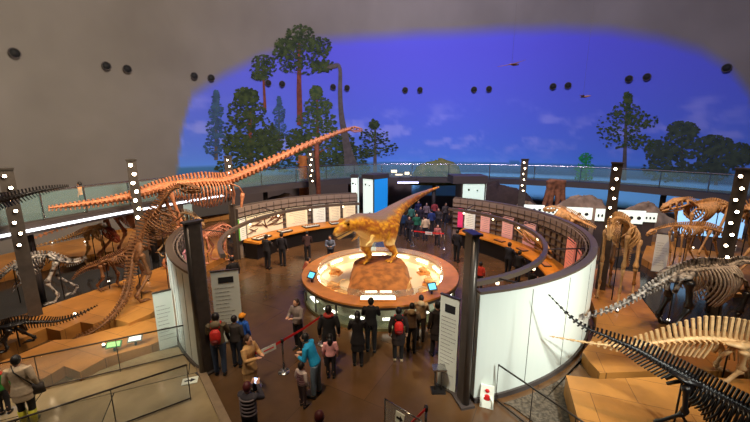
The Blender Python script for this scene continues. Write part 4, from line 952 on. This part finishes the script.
def stanchion(label, x, y, h=.95, group=None):
    r = thing('barrier_post', label, 'barrier post', (x, y, 0), group=group)
    MB().cyl((x, y, 0), (x, y, .03), .16, .15, 20).build('base', M_chrome, r); MB().cyl((x, y, .03), (x, y, h), .025, seg=12).build('pole', M_chrome, r)
    MB().cyl((x, y, h - .08), (x, y, h + .02), .04, seg=12).build('tape_head', M_black, r)
def tape(label, a, b_, sign=True):
    a, b_ = V(a), V(b_); r = thing('barrier_tape', label, 'barrier tape', tuple(a * .5 + b_ * .5))
    mid = (a + b_) / 2 + V((0, 0, -.03)); MB().bar(a, mid, .006, .07).bar(mid, b_, .006, .07).build('tape', M_red, r)
    if sign:
        d = (b_ - a).normalized(); nn = V((d.y, -d.x, 0)).normalized();
        if nn.y > 0: nn = -nn
        MB().bar(mid - d * .2 + nn * .012 - V((0, 0, .02)), mid + d * .2 + nn * .012 - V((0, 0, .02)), .008, .17).build('notice', M_paper, r)
        MB().bar(mid - d * .14 + nn * .02 - V((0, 0, .02)), mid + d * .14 + nn * .02 - V((0, 0, .02)), .003, .035).build('notice_print', M_red, r)
s1, s2, s3 = gz(284, 372), V((-1.6, 9.35, 0)), V((-2.98, 7.5, 0))
stanchion('steel barrier post with red tape in the middle of the floor', s1.x, s1.y); stanchion('steel barrier post behind the man in black', s2.x, s2.y); stanchion('steel barrier post hidden behind the woman in tan coat', s3.x, s3.y)
tape('red barrier tape behind the man in black', (s1.x, s1.y, .92), (s2.x, s2.y, .92), False); tape('red barrier tape with white notice by the woman in tan coat', (s3.x, s3.y, .92), (s1.x, s1.y, .92))
s4 = V((1.0, 5.75, 0)); s5 = V((.35, 5.1, 0))
stanchion('steel barrier post at the bottom edge of the picture', s4.x, s4.y); tape('red tape at the bottom edge of the picture', (s4.x, s4.y, .92), (s5.x, s5.y, .92), False); stanchion('barrier post just below the picture edge', s5.x, s5.y)
f1, f2 = gz(413, 246), gz(444, 249)
stanchion('far barrier post left of the rear doorway crowd', f1.x, f1.y); stanchion('far barrier post right of the rear doorway crowd', f2.x, f2.y); tape('red tape with notice in front of the rear crowd', (f1.x, f1.y, .92), (f2.x, f2.y, .92))
def arrow_sign(label, x, y, z, yaw, tilt, w=.34, h=.24):
    r = lthing('arrow_sign', label, 'sign', (x, y, z), yaw); M = Matrix.Rotation(tilt, 3, 'X')
    MB().box((0, 0, 0), (w, h, .02), M=M).build('plate', M_paper, r)
    b = MB(); pts = [(-.35, -.1), (.05, -.1), (.05, -.28), (.38, 0), (.05, .28), (.05, .1), (-.35, .1)]
    b.add([M @ V((px * w, py * h, .013)) for px, py in pts] + [M @ V((px * w, py * h, .018)) for px, py in pts], [tuple(range(7)), tuple(range(7, 14))] + [(i, (i + 1) % 7, 7 + (i + 1) % 7, 7 + i) for i in range(7)])
    b.build('arrow', M_ink, r)
p = gz(190, 381, .05); arrow_sign('white floor sign with black arrow on the pale walkway', p.x, p.y, .055, .35, 0, .36, .26)
# glass screen with arrow at the bottom
r = thing('glass_screen', 'low glass screen at the bottom edge of the picture', 'screen', (.45, 5.6, 0))
MB().bar((.2, 5.95, .5), (.85, 5.4, .5), .012, .9).build('glass_pane', M_glass, r); MB().cyl((.2, 5.95, .97), (.85, 5.4, .97), .012, seg=8).build('top_edge', M_chrome, r)
for q in ((.2, 5.95), (.85, 5.4)): MB().cyl((q[0], q[1], 0), (q[0], q[1], .97), .014, seg=8).build('screen_post', M_chrome, r)
arrow_sign('white sign with black arrow on the low glass screen', .48, 5.66, .78, -.7, RAD(80), .2, .22)
# robot shaped notice
nx, ny = 2.62, 6.95
r = lthing('notice_stand', 'small white and red folding notice stand at the foot of the right post', 'sign', (nx, ny, 0), -.35)
for s in (-1, 1):
    M = Matrix.Rotation(s * RAD(18), 3, 'X'); MB().box((0, -s * -.08, .24), (.3, .02, .5), M=M).build('board', M_paper, r)
b = MB(); b.ell((0, -.1, .22), (.08, .02, .1)); b.ell((0, -.06, .38), (.05, .03, .05)); b.build('red_figure', M_red, r)
b = MB()
for s in (-1, 1): b.tube([(s * .07, -.11, .28), (s * .13, -.12, .16), (s * .12, -.16, .04)], .025, 6)
b.build('white_figure_limbs', M_paper, r)
# stand with round top beside the right board
q = gz(438, 391); r = thing('donation_stand', 'small black stand with steel top beside the printed board', 'stand', (q.x, q.y, 0))
MB().box((q.x, q.y, .02), (.34, .26, .04)).build('base', M_black, r); MB().cyl((q.x - .08, q.y, .04), (q.x - .08, q.y, .62), .02, seg=8).build('pole', M_grey, r); MB().cyl((q.x + .08, q.y, .04), (q.x + .08, q.y, .62), .02, seg=8).build('pole', M_grey, r)
MB().box((q.x, q.y, .64), (.32, .24, .05)).build('top_plate', M_chrome, r)

# ================================================================ PEOPLE
M_skin = mat('skin', (214, 160, 128), .55)
HAIR = {'black': (26, 20, 18), 'brown': (58, 34, 22), 'maroon': (86, 30, 32), 'grey': (120, 115, 110)}
def cm(c, k='cloth', rough=.85): return mat('%s_%d_%d_%d' % (k, *c), c, rough, noise=.15, scale=25)
def person(label, x, y, yaw, h=1.65, top=(40, 40, 45), bottom=(35, 38, 50), hair='black', pose='stand', lean=0, coat=0.0, extra=(), shoes=(30, 26, 24), z0=0, hairlen=0, turn=0, group=None, fingers=True, low=False, hood=None):
    """yaw: direction faced (radians, 0 = away from the viewer, pi = towards)"""
    r = lthing('person', label, 'person', (x, y, z0), yaw, group=group)
    s = h / 1.7
    kid = 1.0 if h > 1.4 else 1.22
    hipz = .9
    seat = pose == 'sit'
    if seat: hipz = .5
    L = math.sin(lean), math.cos(lean)
    def T(p):                                # lean the upper body forward about the hips
        px, py, pz = p; dz = pz - .9
        return V((px, (py * L[1] + dz * L[0]), (hipz + dz * L[1] - py * L[0]))) * s
    def G(p): return V(p) * s
    st = {'stand': (.02, -.02), 'walk': (.2, -.2), 'front': (.03, -.03), 'photo': (.03, -.03), 'hold': (.05, -.05), 'sit': (0, 0), 'one': (.04, -.06)}[pose]
    legs = []
    for sg, dy in zip((-1, 1), st):
        if seat: hipj, kn, an = G((sg * .1, 0, .5)), G((sg * .12, .42, .5)), G((sg * .12, .42, .09))
        else: hipj, kn, an = G((sg * .095, 0, .9)), G((sg * .1, dy * .5 + .02, .48)), G((sg * .1, dy, .09))
        legs.append((hipj, kn, an, sg))
    arms = []
    for sg in (-1, 1):
        shd = T((sg * .185, 0, 1.42))
        if pose == 'front' or pose == 'hold': el, wr, hd = T((sg * .24, .1, 1.16)), T((sg * .1, .3, 1.2)), V((-sg * .4, .8, .2))
        elif pose == 'photo': el, wr, hd = T((sg * .25, .18, 1.25)), T((sg * .08, .3, 1.46)), V((-sg * .2, .6, .7))
        elif pose == 'one' and sg > 0: el, wr, hd = T((.25, .12, 1.2)), T((.12, .3, 1.36)), V((-.3, .5, .6))
        elif seat: el, wr, hd = T((sg * .24, .06, 1.16)), T((sg * .12, .3, 1.05)), V((-sg * .3, .9, 0))
        else: el, wr, hd = T((sg * .245, -.03, 1.15)), T((sg * .25, .06 - (.2 * sg if pose == 'walk' else 0), .91)), V((0, .15, -1))
        if lean > .4 and pose != 'stand': pass
        arms.append((shd, el, wr, hd.normalized(), sg))
    b = MB()
    # torso, neck, head
    b.tube([T((0, 0, .86)), T((0, 0, .98)), T((0, 0, 1.1)), T((0, .01, 1.28)), T((0, 0, 1.4)), T((0, 0, 1.46))], [q * s for q in (.14, .15, .125, .155, .14, .07)], 14, .72)
    b.tube([T((0, 0, 1.42)), T((0, .015, 1.53))], [.062 * s, .055 * s], 10)
    hd = T((0, .03, 1.6)); hr = s * kid
    b.ell(hd, (.078 * hr, .095 * hr, .118 * hr), seg=16, rings=12)
    b.ell(hd + V((0, .045, -.055)) * hr, (.052 * hr, .05 * hr, .055 * hr))
    b.tube([hd + V((0, .09, .02)) * hr, hd + V((0, .115, -.02)) * hr], [.012 * hr, .018 * hr], 6)
    for sg in (-1, 1): b.ell(hd + V((sg * .08, -.005, -.01)) * hr, (.014 * hr, .022 * hr, .034 * hr), seg=8, rings=6)
    for hipj, kn, an, sg in legs:
        b.tube([hipj, (hipj + kn) / 2, kn, (kn + an) / 2 - V((0, .01, 0)), an], [q * s for q in (.088, .075, .055, .052, .036)], 10)
        b.tube([an, an + G((0, .06, -.045)), an + G((0, .15, -.06))], [.038 * s, .038 * s, .028 * s], 8)
    for shd, el, wr, d, sg in arms:
        b.tube([shd, (shd + el) / 2, el, (el + wr) / 2, wr], [q * s for q in (.055, .047, .038, .035, .026)], 8)
        side = V((sg, 0, 0)); side = (side - d * side.dot(d)).normalized(); nn = d.cross(side)
        palm = wr + d * .045 * s; b.tube([wr, palm, wr + d * .085 * s], [.028 * s, .038 * s, .034 * s], 8)
        for k in range(4):
            o_ = side * ((k - 1.5) * .019 * s); Lf = (.058, .07, .075, .06)[k if sg > 0 else 3 - k] * s
            a0 = wr + d * .08 * s + o_; curl = nn * (.25 if sg > 0 else -.25)
            b.tube([a0, a0 + d * Lf * .5, a0 + (d + curl).normalized() * Lf], [.0095 * s, .009 * s, .0075 * s], 6)
        b.tube([wr + d * .02 * s - side * .025 * s, wr + (d * .05 - side * .045) * s, wr + (d * .08 - side * .05) * s], [.012 * s, .011 * s, .008 * s], 6)
    b.build('body', M_skin, r, remesh=(.009 if not low else .016))
    # eyes and mouth
    e = MB()
    for sg in (-1, 1): e.ell(hd + V((sg * .03, .088, .008)) * hr, (.012 * hr, .008 * hr, .007 * hr), seg=8, rings=6)
    e.build('eyes', M_ink, r)
    MB().ell(hd + V((0, .092, -.062)) * hr, (.02 * hr, .008 * hr, .006 * hr), seg=8, rings=6).build('mouth', mat('lip', (170, 84, 78), .5), r)
    # trousers
    b = MB()
    b.tube([T((0, 0, 1.02)), T((0, 0, .9)), T((0, 0, .84))], [.15 * s, .158 * s, .12 * s], 12, .74)
    for hipj, kn, an, sg in legs:
        b.tube([hipj + V((0, 0, .02)), (hipj + kn) / 2, kn, (kn + an) / 2, an + V((0, 0, .01))], [q * s for q in (.098, .088, .07, .066, .058)], 10)
    b.build('trousers', cm(bottom), r, remesh=.014)
    # shoes
    for hipj, kn, an, sg in legs:
        b = MB(); b.tube([an + G((0, -.04, -.04)), an + G((0, .05, -.045)), an + G((0, .14, -.06)), an + G((0, .2, -.068))], [.045 * s, .047 * s, .04 * s, .022 * s], 10); b.build('shoe', cm(shoes, 'shoe', .6), r)
    # jacket
    b = MB()
    b.tube([T((0, 0, .92 - coat * .2)), T((0, 0, 1.0)), T((0, 0, 1.12)), T((0, .01, 1.3)), T((0, 0, 1.41)), T((0, 0, 1.485))], [q * s for q in (.182 + coat * .06, .172, .155, .18, .16, .078)], 14, .76)
    if coat: b.tube([T((0, 0, 1.0)), T((0, 0, .9)), (T((0, 0, .9)) + V((0, 0, -.45 * coat * s)))], [.175 * s, .19 * s, .2 * s], 14, .8)
    for shd, el, wr, d, sg in arms:
        b.tube([shd + V((-sg * .02, 0, 0)) * s, (shd + el) / 2, el, (el + wr) / 2, wr + (wr - el).normalized() * .01], [q * s for q in (.075, .066, .058, .052, .042)], 10)
    b.build('coat' if coat else 'jacket', cm(top), r, remesh=.014)
    # hair
    b = MB(); b.ell(hd + V((0, -.022, .022)) * hr, (.09 * hr, .1 * hr, .118 * hr), seg=16, rings=12)
    if hairlen: b.tube([hd + V((0, -.05, .02)) * hr, hd + V((0, -.075, -.1)) * hr, hd + V((0, -.085, -.1 - hairlen)) * hr], [.085 * hr, .085 * hr, .05 * hr], 10)
    b.build('hair', cm(HAIR[hair], 'hair', .5), r)
    for ex in extra:
        k, c = ex[0], ex[1]
        if k == 'backpack':
            bp = MB(); bp.tube([T((0, -.19, 1.02)), T((0, -.2, 1.15)), T((0, -.19, 1.3)), T((0, -.17, 1.38))], [q * s for q in (.11, .13, .125, .07)], 12, .6); o2 = bp.build('backpack', cm(c, 'pack', .6), r)
            bb = MB()
            for sg in (-1, 1): bb.tube([T((sg * .09, -.15, 1.4)), T((sg * .11, 0, 1.5)), T((sg * .12, .16, 1.35)), T((sg * .14, .1, 1.12))], .02 * s, 6)
            bb.build('shoulder_strap', cm(c, 'pack', .6), o2)
            MB().tube([T((0, -.31, 1.06)), T((0, -.32, 1.16))], [.08 * s, .08 * s], 10, .5).build('front_pocket', cm(tuple(max(0, int(q * .5)) for q in c), 'pack', .6), o2)
        if k == 'bag':
            bp = MB(); bp.tube([T((.26, .02, .72)), T((.26, .02, .95))], [.14 * s, .12 * s], 10, .45); o2 = bp.build('shoulder_bag', cm(c, 'pack', .6), r)
            MB().tube([T((.26, .02, .95)), T((.2, .1, 1.2)), T((.0, .14, 1.42)), T((-.1, 0, 1.5)), T((0, -.14, 1.4)), T((.22, -.06, 1.0))], .012 * s, 6).build('bag_strap', M_black, o2)
        if k == 'cap':
            bp = MB(); bp.ell(hd + V((0, -.01, .05)) * hr, (.1 * hr, .115 * hr, .095 * hr)); bp.ell(hd + V((0, .08, .05)) * hr, (.07 * hr, .07 * hr, .012 * hr)); bp.build('cap', cm(c, 'pack', .8), r)
        if k == 'scarf':
            MB().tube([T((.1 * math.cos(a), .1 * math.sin(a), 1.475)) for a in [2 * PI * q / 12 for q in range(13)]], .04 * s, 8).build('scarf', cm(c, 'pack', .8), r)
        if k == 'stripes':
            for q in range(5): MB().tube([T((0, 0, 1.0 + .09 * q - .012)), T((0, 0, 1.0 + .09 * q + .018))], [.19 * s, .19 * s], 16, .8).build('stripe', cm(c, 'pack', .8), r)
        if k == 'phone':
            o2 = MB().box(T((0, .37, 1.5)), (.09, .012, .15)).build('phone', M_black, r); MB().box(T((0, .362, 1.5)), (.075, .003, .13)).build('phone_screen', mat('phone_glow', (200, 220, 255), .4, emis=2), o2)
        if k == 'hood':
            b = MB(); b.ell(T((0, -.1, 1.47)), (.13 * s, .09 * s, .1 * s)); b.build('hood', cm(c), r)
        if k == 'boots':
            for hipj, kn, an, sg in legs: MB().tube([an + G((0, 0, -.06)), an + G((0, 0, .1)), an + G((0, 0, .26))], [.062 * s, .068 * s, .08 * s], 10).build('boot', cm(c, 'shoe', .5), r)
    return r
def at(u, v, z=0): p = gz(u, v, z); return p.x, p.y
person('man in khaki jacket with a red backpack reading the board', *at(221, 375), .25, 1.74, (100, 86, 64), (52, 66, 90), pose='front', extra=[('backpack', (200, 40, 30)), ('hood', (120, 104, 80))])
person('person in dark patterned jacket right of the khaki jacket man', *at(238, 367), -.1, 1.5, (62, 56, 54), (40, 46, 60), pose='stand')
person('child in blue jacket and orange cap by the printed board', *at(245, 357), -.2, 1.3, (40, 96, 190), (50, 56, 80), extra=[('cap', (240, 150, 30)), ('backpack', (40, 110, 200))])
person('woman in tan coat with long dark hair, arms raised', *at(252, 396), -1.9, 1.6, (206, 160, 104), (24, 22, 26), hair='brown', pose='front', coat=.8, hairlen=.16)
person('woman in grey top and black trousers left of the ring display', *at(299, 349), 2.6, 1.6, (142, 128, 122), (24, 22, 26), hair='brown', pose='front', hairlen=.06)
person('man in black jacket with red collar behind a child in pink', *at(330, 366), .1, 1.76, (28, 26, 28), (30, 30, 34), pose='stand', extra=[('scarf', (170, 50, 40))])
person('child in pink jacket standing in front of the man in black', *at(331, 378), .1, 1.22, (244, 172, 172), (34, 30, 38), hairlen=.1)
person('man in bright blue jacket bending over a child', *at(317, 396), 1.35, 1.66, (28, 160, 214), (112, 130, 146), pose='front', lean=.35)
person('small child in striped jacket beside the bending blue man', *at(303, 407), -.6, 1.12, (196, 176, 168), (70, 52, 52), pose='stand', extra=[('stripes', (120, 80, 84))])
person('woman in long black coat before the glowing label boxes', *at(358, 366), .1, 1.6, (26, 20, 22), (28, 24, 26), coat=.8, hairlen=.14, pose='front')
person('person in black standing close to the ring front', *at(371, 352), .0, 1.68, (24, 20, 20), (20, 18, 20), pose='front')
person('person in dark brown coat with a bright red backpack', *at(398, 361), .0, 1.6, (46, 32, 28), (26, 22, 22), coat=.7, extra=[('backpack', (232, 40, 36)), ('hood', (40, 30, 28))], shoes=(200, 170, 130))
person('boy in brown hooded jacket right of the red backpack', *at(411, 352), -.2, 1.52, (110, 82, 58), (34, 28, 28), pose='front', extra=[('hood', (170, 140, 100))])
person('person in beige jacket close to the ring right of the boy', *at(420, 341), -.2, 1.5, (176, 140, 100), (60, 48, 44), pose='front', extra=[('hood', (200, 170, 130))])
person('tall person in dark coat with a teal bag by the white board', *at(436, 356), .3, 1.66, (44, 34, 30), (30, 24, 24), coat=.7, pose='one', extra=[('bag', (40, 150, 130))])
person('person with maroon hair in striped jacket taking a photo', *at(252, 450), -.2, 1.5, (62, 58, 66), (34, 32, 38), hair='maroon', pose='photo', extra=[('stripes', (130, 118, 120)), ('phone', (20, 20, 20))])
person('person at the bottom edge, only dark red hair showing', *at(322, 492), .0, 1.6, (60, 40, 44), (30, 30, 34), hair='maroon')
person('woman in cream coat and yellow boots on the pale walkway', *at(30, 423, .04), .35, 1.6, (196, 172, 142), (36, 32, 30), hair='black', coat=.55, z0=.04, extra=[('boots', (200, 190, 50)), ('bag', (50, 40, 34))])
person('child in green jacket at the left edge of the walkway', *at(6, 414, .04), .4, 1.15, (50, 130, 50), (40, 36, 40), z0=.04, extra=[('scarf', (220, 70, 50))])
person('dark clothed visitor left one of two at the left counter', *at(268, 269), -.3, 1.7, (32, 28, 30), (28, 26, 30), pose='front', low=True)
person('dark clothed visitor right one of two at the left counter', *at(283, 266), -.1, 1.68, (36, 30, 34), (26, 24, 28), pose='stand', low=True)
person('visitor in brown bending at the left counter', *at(308, 262), .2, 1.6, (66, 40, 34), (36, 28, 28), pose='front', lean=.3, low=True)
person('visitor in pale blue jacket facing the ring display', *at(331, 264), PI, 1.55, (120, 130, 150), (40, 42, 56), pose='front', lean=.25, low=True)
person('child in patterned red and cream jacket at the left of the ring', *at(305, 283), -1.1, 1.15, (200, 130, 90), (60, 42, 40), pose='front', lean=.4, low=True, extra=[('stripes', (180, 50, 40))])
person('dark clothed person behind the printed board by the left wall', *at(235, 296), .8, 1.62, (34, 28, 28), (40, 32, 30), pose='stand', low=True)
person('dark clothed visitor by the right wall near the magenta strip', *at(456, 262), -.8, 1.7, (24, 20, 24), (22, 20, 24), pose='stand', low=True)
person('taller dark visitor at the middle of the right counter', *at(507, 277), -1.0, 1.62, (30, 32, 40), (26, 26, 30), pose='front', low=True)
person('shorter dark visitor at the right counter', *at(517, 283), -1.0, 1.45, (26, 24, 28), (24, 22, 26), pose='front', low=True)
person('small visitor seen over the right light rail', *at(529, 300), -1.2, 1.3, (30, 26, 28), (26, 24, 28), pose='front', low=True)
person('child in red jacket behind the right dark post', *at(479, 290), -.6, 1.2, (200, 50, 30), (50, 34, 32), low=True)
person('small visitor in orange top standing on the raised walkway at left', *at(84, 209, ZD), 1.8, 1.12, (220, 150, 90), (60, 56, 60), z0=ZD, low=True)
crowd = [(425, 241, (214, 190, 150), 'visitor in cream jacket at the front of the rear crowd', PI * .05), (437, 246, (190, 120, 110), 'child in rose top right of the cream jacket visitor', PI), (403, 236, (30, 60, 90), 'visitor in navy left in the rear crowd', .4),
         (409, 242, (30, 30, 36), 'visitor in black left in the rear crowd front', 2.8), (416, 238, (36, 110, 80), 'visitor in green in the rear crowd', PI), (431, 233, (40, 60, 120), 'visitor in blue behind the cream jacket visitor', .2), (420, 229, (50, 40, 50), 'visitor in plum deeper in the rear crowd', PI),
         (411, 228, (70, 130, 110), 'visitor in sea green deeper in the rear crowd', .6), (438, 231, (60, 56, 60), 'visitor in charcoal at the right of the rear crowd', 2.6), (426, 224, (130, 110, 110), 'visitor in grey at the back of the rear crowd', PI), (434, 222, (160, 60, 60), 'visitor in dull red at the back of the rear crowd', .1),
         (418, 221, (36, 40, 80), 'visitor in indigo at the back of the rear crowd', PI), (445, 224, (90, 80, 76), 'visitor in taupe at the far right of the rear crowd', PI), (400, 226, (40, 36, 40), 'visitor in black at the far left of the rear crowd', .3)]
for u, v, c, lab, yw in crowd:
    person(lab, *at(u, v), yw, 1.3 if 'child' in lab else 1.62, c, (34, 34, 42), pose='stand' if v % 2 else 'walk', low=True, group='visitors in the rear crowd')
person('person with dark hair in front of the glowing kiosk', *at(370, 238), 1.0, 1.65, (26, 22, 24), (24, 22, 24), low=True)

# small lamps and lit labels standing on the platforms
PLS = [(58, 299, .4, 'behind the slender black tail'), (75, 316, .4, 'at the zigzag edge of the left platform'), (104, 347, .3, 'at the middle of the lower left platform'), (109, 283, .4, 'beside the tail of the tall brown skeleton'), (128, 281, .4, 'at the feet of the tall brown skeleton'),
       (148, 281, .4, 'at the back right of the left platform'), (52, 244, .4, 'left on the far left platform'), (85, 243, .4, 'in the middle of the far left platform'), (617, 312, .35, 'below the front facing golden skeleton'), (668, 322, .35, 'below the black and white skeleton'), (693, 249, .35, 'on the far right platform middle'), (735, 247, .35, 'on the far right platform right end')]
for u, v, z, lab in PLS:
    p = gz(u, v, z); r = thing('platform_lamp', 'small platform lamp ' + lab, 'lamp', tuple(p), group='small lamps on the platforms')
    MB().cyl(p, p + V((0, 0, .06)), .05, .04, 12).build('lamp_body', M_black, r); MB().ell(p + V((0, 0, .08)), .04, seg=10, rings=6).build('lamp_glass', mat('small_lamp_glow', (255, 240, 215), .5, emis=5), r)
for u, v, z, c, lab in [(115, 351, .3, (150, 210, 120), 'green framed glowing label screen on the lower left platform'), (136, 345, .3, (225, 245, 230), 'white glowing label screen on the lower left platform')]:
    p = gz(u, v, z); r = lthing('label_screen', lab, 'screen', tuple(p), .35)
    MB().box((0, 0, .08), (.05, .05, .16)).build('stem', M_black, r); M = Matrix.Rotation(RAD(35), 3, 'X'); MB().box((0, 0, .2), (.36, .2, .03), M=M).build('bezel', mat('label_bezel_%d' % c[0], (40, 110, 50) if c[0] == 150 else (90, 86, 80), .5), r)
    MB().box(V((0, 0, .2)) + M @ V((0, 0, .02)), (.3, .14, .01), M=M).build('lit_face', mat('label_face_%d' % c[0], c, .5, emis=.7), r)
p = gz(712, 262, 0)
r = lthing('backlit_screen', 'pale blue glowing screen behind the golden skeletons at the right', 'screen', (gy(708, 225, 17.5).x, 17.5, 0), -.5)
z1_, z0_ = gy(708, 212, 17.5).z, gy(708, 236, 17.5).z
MB().box((0, 0, (z0_ + z1_) / 2), (2.7, .08, z1_ - z0_)).build('lit_face', mat('pale_blue_glow', (150, 205, 250), .5, emis=.9), r); MB().box((0, .08, z0_ / 2), (2.4, .1, z0_)).build('stand', M_slab, r)

# ================================================================ LIGHT
w = bpy.data.worlds.new('World'); bpy.context.scene.world = w; w.use_nodes = True
w.node_tree.nodes['Background'].inputs[0].default_value = (.02, .02, .03, 1)
def spot(loc, tgt, e, col, size=70, blend=.6, rad=.15):
    l = bpy.data.lights.new('spot', 'SPOT'); l.energy = e; l.color = col; l.spot_size = RAD(size); l.spot_blend = blend; l.shadow_soft_size = rad
    o = bpy.data.objects.new('spot', l); C.objects.link(o); o.location = loc; o.rotation_euler = (V(tgt) - V(loc)).to_track_quat('-Z', 'Y').to_euler(); return o
def area(loc, tgt, e, col, sx, sy):
    l = bpy.data.lights.new('area', 'AREA'); l.energy = e; l.color = col; l.shape = 'RECTANGLE'; l.size = sx; l.size_y = sy; l.spread = RAD(115)
    o = bpy.data.objects.new('area', l); C.objects.link(o); o.location = loc; o.rotation_euler = (V(tgt) - V(loc)).to_track_quat('-Z', 'Y').to_euler(); return o
WARM = (1, .68, .36); WW = (1, .86, .68)
# blue mural wash from high lamps and general dome light
area((3, 10, 20), (6, 31, 8), 2100, (.74, .7, 1), 5, 3)
area((6, 8, 20), (26, 18, 8), 700, (.8, .74, 1), 4, 3)
area((2, 7, 20), (-9, 27, 10), 1300, (1, .86, .8), 4, 3)
area((0, 8, 19), (-20, 14, 7), 1300, (1, .86, .68), 4, 3)
spot((-6, 9, 9), (-19, 15.5, 4.6), 1900, (1, .86, .62), 95, 1, .2)
area((2, 8, 9.5), (-19, 16, 7), 160, (1, .86, .7), 2, 1)
for loc, tgt, e, s_ in [((-6, 8, 13), (-10, 11, 0), 2300, 60), ((-9, 12, 13), (-11.5, 16, 0), 2600, 60), ((8, 6, 13), (7.5, 9, 0), 2100, 60), ((10, 9, 13), (12, 14, 0), 2800, 62), ((-4, 14, 13), (-8, 19, 3), 3000, 50)]:
    spot(loc, tgt, e, WARM, s_, .7, .1)
spot((.5, 8.5, 13), (.3, 13.2, 1.6), 3600, (1, .82, .5), 26, .8, .15)  # dinosaur model
spot((-2, 4.5, 12), (-.6, 8.5, 0), 2800, (1, .76, .5), 50, 1, .15)             # centre floor
spot((-4.5, 8, 13), (-3.2, 10, 0), 900, WARM, 26, 1, .15)
spot((-3.5, 2, 11), (-2, 7.6, .8), 1100, (1, .86, .68), 30, 1, .15)
spot((1.5, 3, 12), (1.2, 6.3, 0), 900, WARM, 22, 1, .15)
spot((-9, 3, 12), (-7.2, 6.6, 0), 2600, WW, 36, 1, .2)              # pale walkway
spot((9.5, 3.5, 6), (5.6, 9.2, 1.0), 3000, (.95, 1, .92), 56, 1, .2)   # white wall outside
spot((5.5, 1.0, 7.5), (3.6, 7.3, 1.2), 3800, (.95, 1, .92), 42, 1, .2)
spot((-9.5, 4, 5.5), (-6.9, 10.0, 1.3), 2600, (.95, 1, .92), 34, .8, .2)
spot((-1, 4, 11), (1.8, 7.3, 1.4), 2400, (1, .96, .88), 14, .8, .1)   # printed board
spot((2, 12, 12), (-5.5, 19, 1), 4000, WARM, 60, .8, .2)
spot((-1, 13, 12), (7, 17, 1), 4000, WARM, 60, .8, .2)
spot((12, 16, 13), (14, 21, 1), 2500, WW, 60, .8, .2)
spot((-2, 14, 11), (-8.6, 15.6, .5), 1200, WARM, 40, .8, .1)
spot((.3, 7.5, 12), (.3, 12.6, .9), 2200, (1, .74, .4), 38, .6, .15)   # ring display
spot((2.6, 17, 6), (3, 18.6, 0), 260, (.45, .3, 1), 60, .8, .1)      # violet pool

# ================================================================ CAMERA
cam = bpy.data.cameras.new('cam'); cam.sensor_fit = 'HORIZONTAL'; cam.sensor_width = 36; cam.lens = F * 36 / 750
co = bpy.data.objects.new('camera', cam); C.objects.link(co); co.location = EYE; co.rotation_euler = (PI / 2 - P, 0, 0)
cam.clip_start = .05; cam.clip_end = 200
sc = bpy.context.scene; sc.camera = co
sc.view_settings.view_transform = 'Standard'; sc.view_settings.look = 'None'; sc.view_settings.gamma = 1; sc.view_settings.exposure = 0
